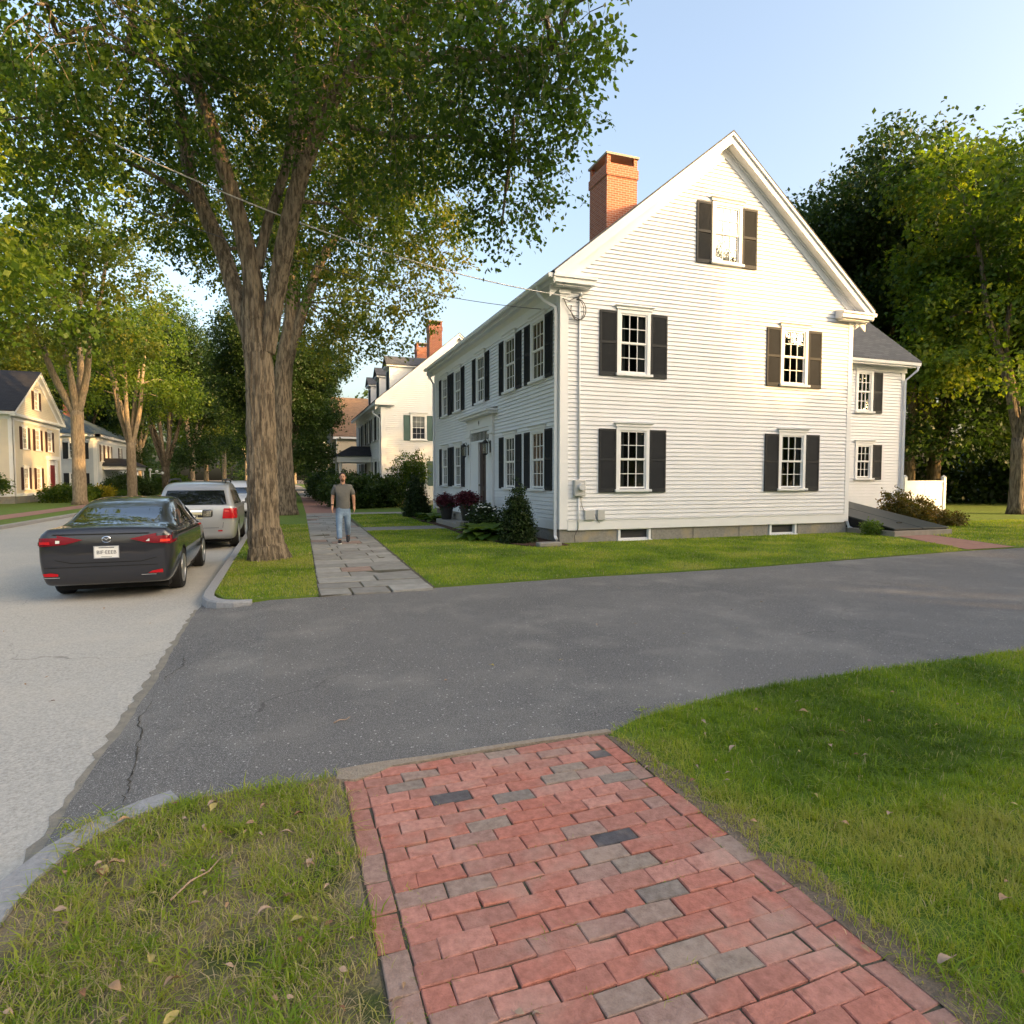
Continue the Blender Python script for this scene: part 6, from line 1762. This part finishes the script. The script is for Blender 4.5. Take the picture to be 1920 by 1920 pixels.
for s in (-1, 1): m.prism([(s * .01, -.085, 1.475), (s * .085, -.06, 1.50), (s * .075, -.02, 1.52), (s * .03, -.07, 1.515)], (0, -.012, 0))
m.build('collar', M['shirt'], man)
m = MB(); m.lathe([(.031, 0), (.033, .008), (.033, .022), (.031, .03)], 12, (wrL[0], wrL[1], wrL[2] + .03)); m.build('wristwatch', M['black'], man)

# ------------------------------------------------------------------ overhead wires, poles, lamp
def wire(name, a, b, sag, r, label):
    pts = []
    for i in range(41):
        t = i / 40
        pts.append((a[0] + (b[0] - a[0]) * t, a[1] + (b[1] - a[1]) * t, a[2] + (b[2] - a[2]) * t - sag * 4 * t * (1 - t)))
    m = MB(); m.tube(pts, r, 6)
    tag(m.build(name, M['greym'] if r > .009 else M['ink'], None, smooth=True), label, 'cable')
wire('overhead_cable', (6.70, 14.45, 6.2), (-10.3, 12, 10.8), 1.2, .013, 'thick upper service cable running from the gable corner across the big tree')
wire('overhead_cable', (6.50, 15.6, 6.15), (-10.3, 12.1, 9.3), 1.1, .008, 'thin lower cable running from under the eave into the tree crown')
po = empty('utility_pole', (-10.3, 12.05, 0)); tag(po, 'wooden utility pole across the street holding the service cables', 'utility pole')
m = MB(); m.lathe([(.17, 0), (.12, 11.5)], 12); m.build('pole', M['wood'], po)
m = MB(); m.box((-.06, -1.0, 10.7), (.06, 1.0, 10.82)); m.build('crossarm', M['wood'], po)
po = empty('utility_pole', (-1.2, 78, 0)); tag(po, 'slim pale utility pole far up the street above the parked cars', 'utility pole')
m = MB(); m.tube([(0, 0, 0), (-.2, 0, 4), (.15, 0, 9)], [.13, .12, .09], 10); m.build('pole', M['bark2'], po)
m = MB(); m.box((-.9, -.05, 8.5), (1.1, .05, 8.62)); m.build('crossarm', M['wood'], po)
lp_ = empty('lamp_post', (-12.9, 74, .02)); tag(lp_, 'white garden lamp post with globe lamps left of the silver vehicle', 'lamp post')
m = MB(); m.lathe([(.16, 0), (.10, .2), (.05, .3), (.05, 2.5)], 10); m.tube([(0, 0, 2.2), (.6, 0, 2.3), (1.1, 0, 2.2)], .03, 6); m.build('post', M['trim'], lp_)
for dx, dz in ((0, 2.62), (.6, 2.45), (1.1, 2.3)):
    m = MB(); ell(m, (dx, 0, dz), (.17, .17, .16)); m.build('globe', M['clear'], lp_, smooth=True)

# ------------------------------------------------------------------ fallen leaves and twigs
def make_leaf():
    m = MB()
    L_ = .05
    pts = [(0, 0), (.22, .16), (.42, .30), (.62, .27), (.85, .14), (1, 0)]
    V = [(-.35 * L_, 0, .0)] + [(a * L_ * 1.2, b * L_ * 1.1, .010 * math.sin(a * 3) + b * .020) for a, b in pts] + [(a * L_ * 1.2, -b * L_ * 1.1, .010 * math.sin(a * 3) + b * .016) for a, b in pts[1:-1]] 
    mid_ = [(a * L_ * 1.2, 0, .008 * math.sin(a * 3)) for a, b in pts[1:-1]]
    k = len(V); V += mid_
    f = [(1, 2, k), (1, k, 7)]
    for i in range(3): f += [(2 + i, 3 + i, k + i + 1, k + i), (7 + i, k + i, k + i + 1, 8 + i)]
    f += [(5, 6, k + 3), (10, k + 3, 6)]
    m.add(V, f)
    m.tube([(-.35 * L_, 0, .002), (0, 0, .001)], .0012, 4)
    m.t = []
    return m
def leafcol(name, c):
    return pmat(name, c, tuple(x * .7 for x in c), 40, .8)
DL = [leafcol('dry_leaf_tan', (.42, .26, .14)), leafcol('dry_leaf_brown', (.24, .12, .06)), leafcol('dry_leaf_pale', (.48, .33, .22)), leafcol('dry_leaf_yellow', (.45, .36, .12))]
protoL = []
for mt_ in DL:
    o = make_leaf().build('fallen_leaf', mt_, None, smooth=True); protoL.append(o)
rl = random.Random(21)
LG = {'verge': ('dry fallen leaf lying in the worn grass left of the brick path', 'fallen leaves on the worn verge'),
      'lawn': ('fallen leaf lying in the thick lawn right of the brick path', 'fallen leaves on the near lawn'),
      'drive': ('small fallen leaf lying on the dark driveway asphalt', 'fallen leaves on the driveway'),
      'street': ('small fallen leaf lying on the pale street asphalt', 'fallen leaves on the street'),
      'path': ('small fallen leaf lying on the brick path', 'fallen leaves on the brick path')}
spots = []
for k in range(84): spots.append(('verge', rl.uniform(-.9, .22), rl.uniform(1.6, 3.45), .05, rl.choice((.5, .6, .8, 1, .5))))
for k in range(50):
    y = rl.uniform(.9, 3.5); x = rl.uniform(1.98, 2.2 + rl.random() * 2.4); spots.append(('lawn', x, y, .06, rl.choice((.5, .7, 1, .6))))
for k in range(16): spots.append(('drive', rl.uniform(-.4, 7), rl.uniform(3.9, 9), .006, rl.choice((.5, .7, .4))))
for k in range(12): spots.append(('street', rl.uniform(-3.4, -1.2), rl.uniform(3.6, 10), -.094, rl.choice((.6, .8, .5))))
for k in range(12): spots.append(('path', rl.choice((.33, 1.86, rl.uniform(.4, 1.8))), rl.uniform(1.5, 3.4), .032, rl.choice((.5, .6, .8))))
used = set()
for i, (kk, x, y, z, s) in enumerate(spots):
    j = rl.choice((0, 0, 1, 2, 2, 3))
    o = protoL[j] if j not in used else protoL[j].copy()
    if j in used: COL.objects.link(o)
    used.add(j)
    o.location = (x, y, z); o.scale = (s, s * rl.uniform(.6, 1.1), s * rl.uniform(.5, 1.4))
    o.rotation_euler = (rl.uniform(-.35, .35), rl.uniform(-.35, .35), rl.uniform(0, 6.3))
    colr = ('tan', 'brown', 'pale pinkish', 'yellow')[j]
    zone = {'verge': ('in the worn grass', 'near the kerb' if x < -.5 else 'near the brick path' if x > -.1 else 'in mid verge'), 'lawn': ('in the thick lawn', 'close to the brick path' if x < 2.6 else 'farther from the brick path'),
            'drive': ('on the dark driveway', 'toward the street' if x < 1.5 else 'toward the right'), 'street': ('on the pale street asphalt', 'behind the dark sedan' if y > 6 else 'near the driveway joint'),
            'path': ('on the brick path', 'by its left edge' if x < .7 else 'by its right edge' if x > 1.5 else 'on its middle')}[kk]
    zone2 = 'farther up' if y > {'verge': 2.8, 'lawn': 2.3, 'drive': 6, 'street': 8, 'path': 2.5}[kk] else 'low in view'
    tag(o, f"{'small' if s < .65 else 'large'} {colr} leaf {zone[0]} {zone[1]}, {zone2}", 'leaf', LG[kk][1])
for i, (x, y, z, L_, a, lb) in enumerate([(-.35, 2.72, .05, .26, .9, 'pale dry twig lying across the bare patch of the worn verge'), (-.62, 2.0, .05, .22, .8, 'pale straw stalk lying in the lower left corner of the verge'), (.35, 4.35, .006, .12, .3, 'thin pale twig lying on the driveway above the verge')]):
    m = MB(); m.tube([(-L_ / 2, 0, 0), (-L_ * .1, .01, .008), (L_ * .2, -.006, .004), (L_ / 2, .008, .012)], [.004, .004, .003, .002], 6)
    o = m.build('fallen_twig', M['dry'], None, loc=(x, y, z), rotz=a, smooth=True); o.data.materials[0] = DL[2]
    tag(o, lb, 'twig')
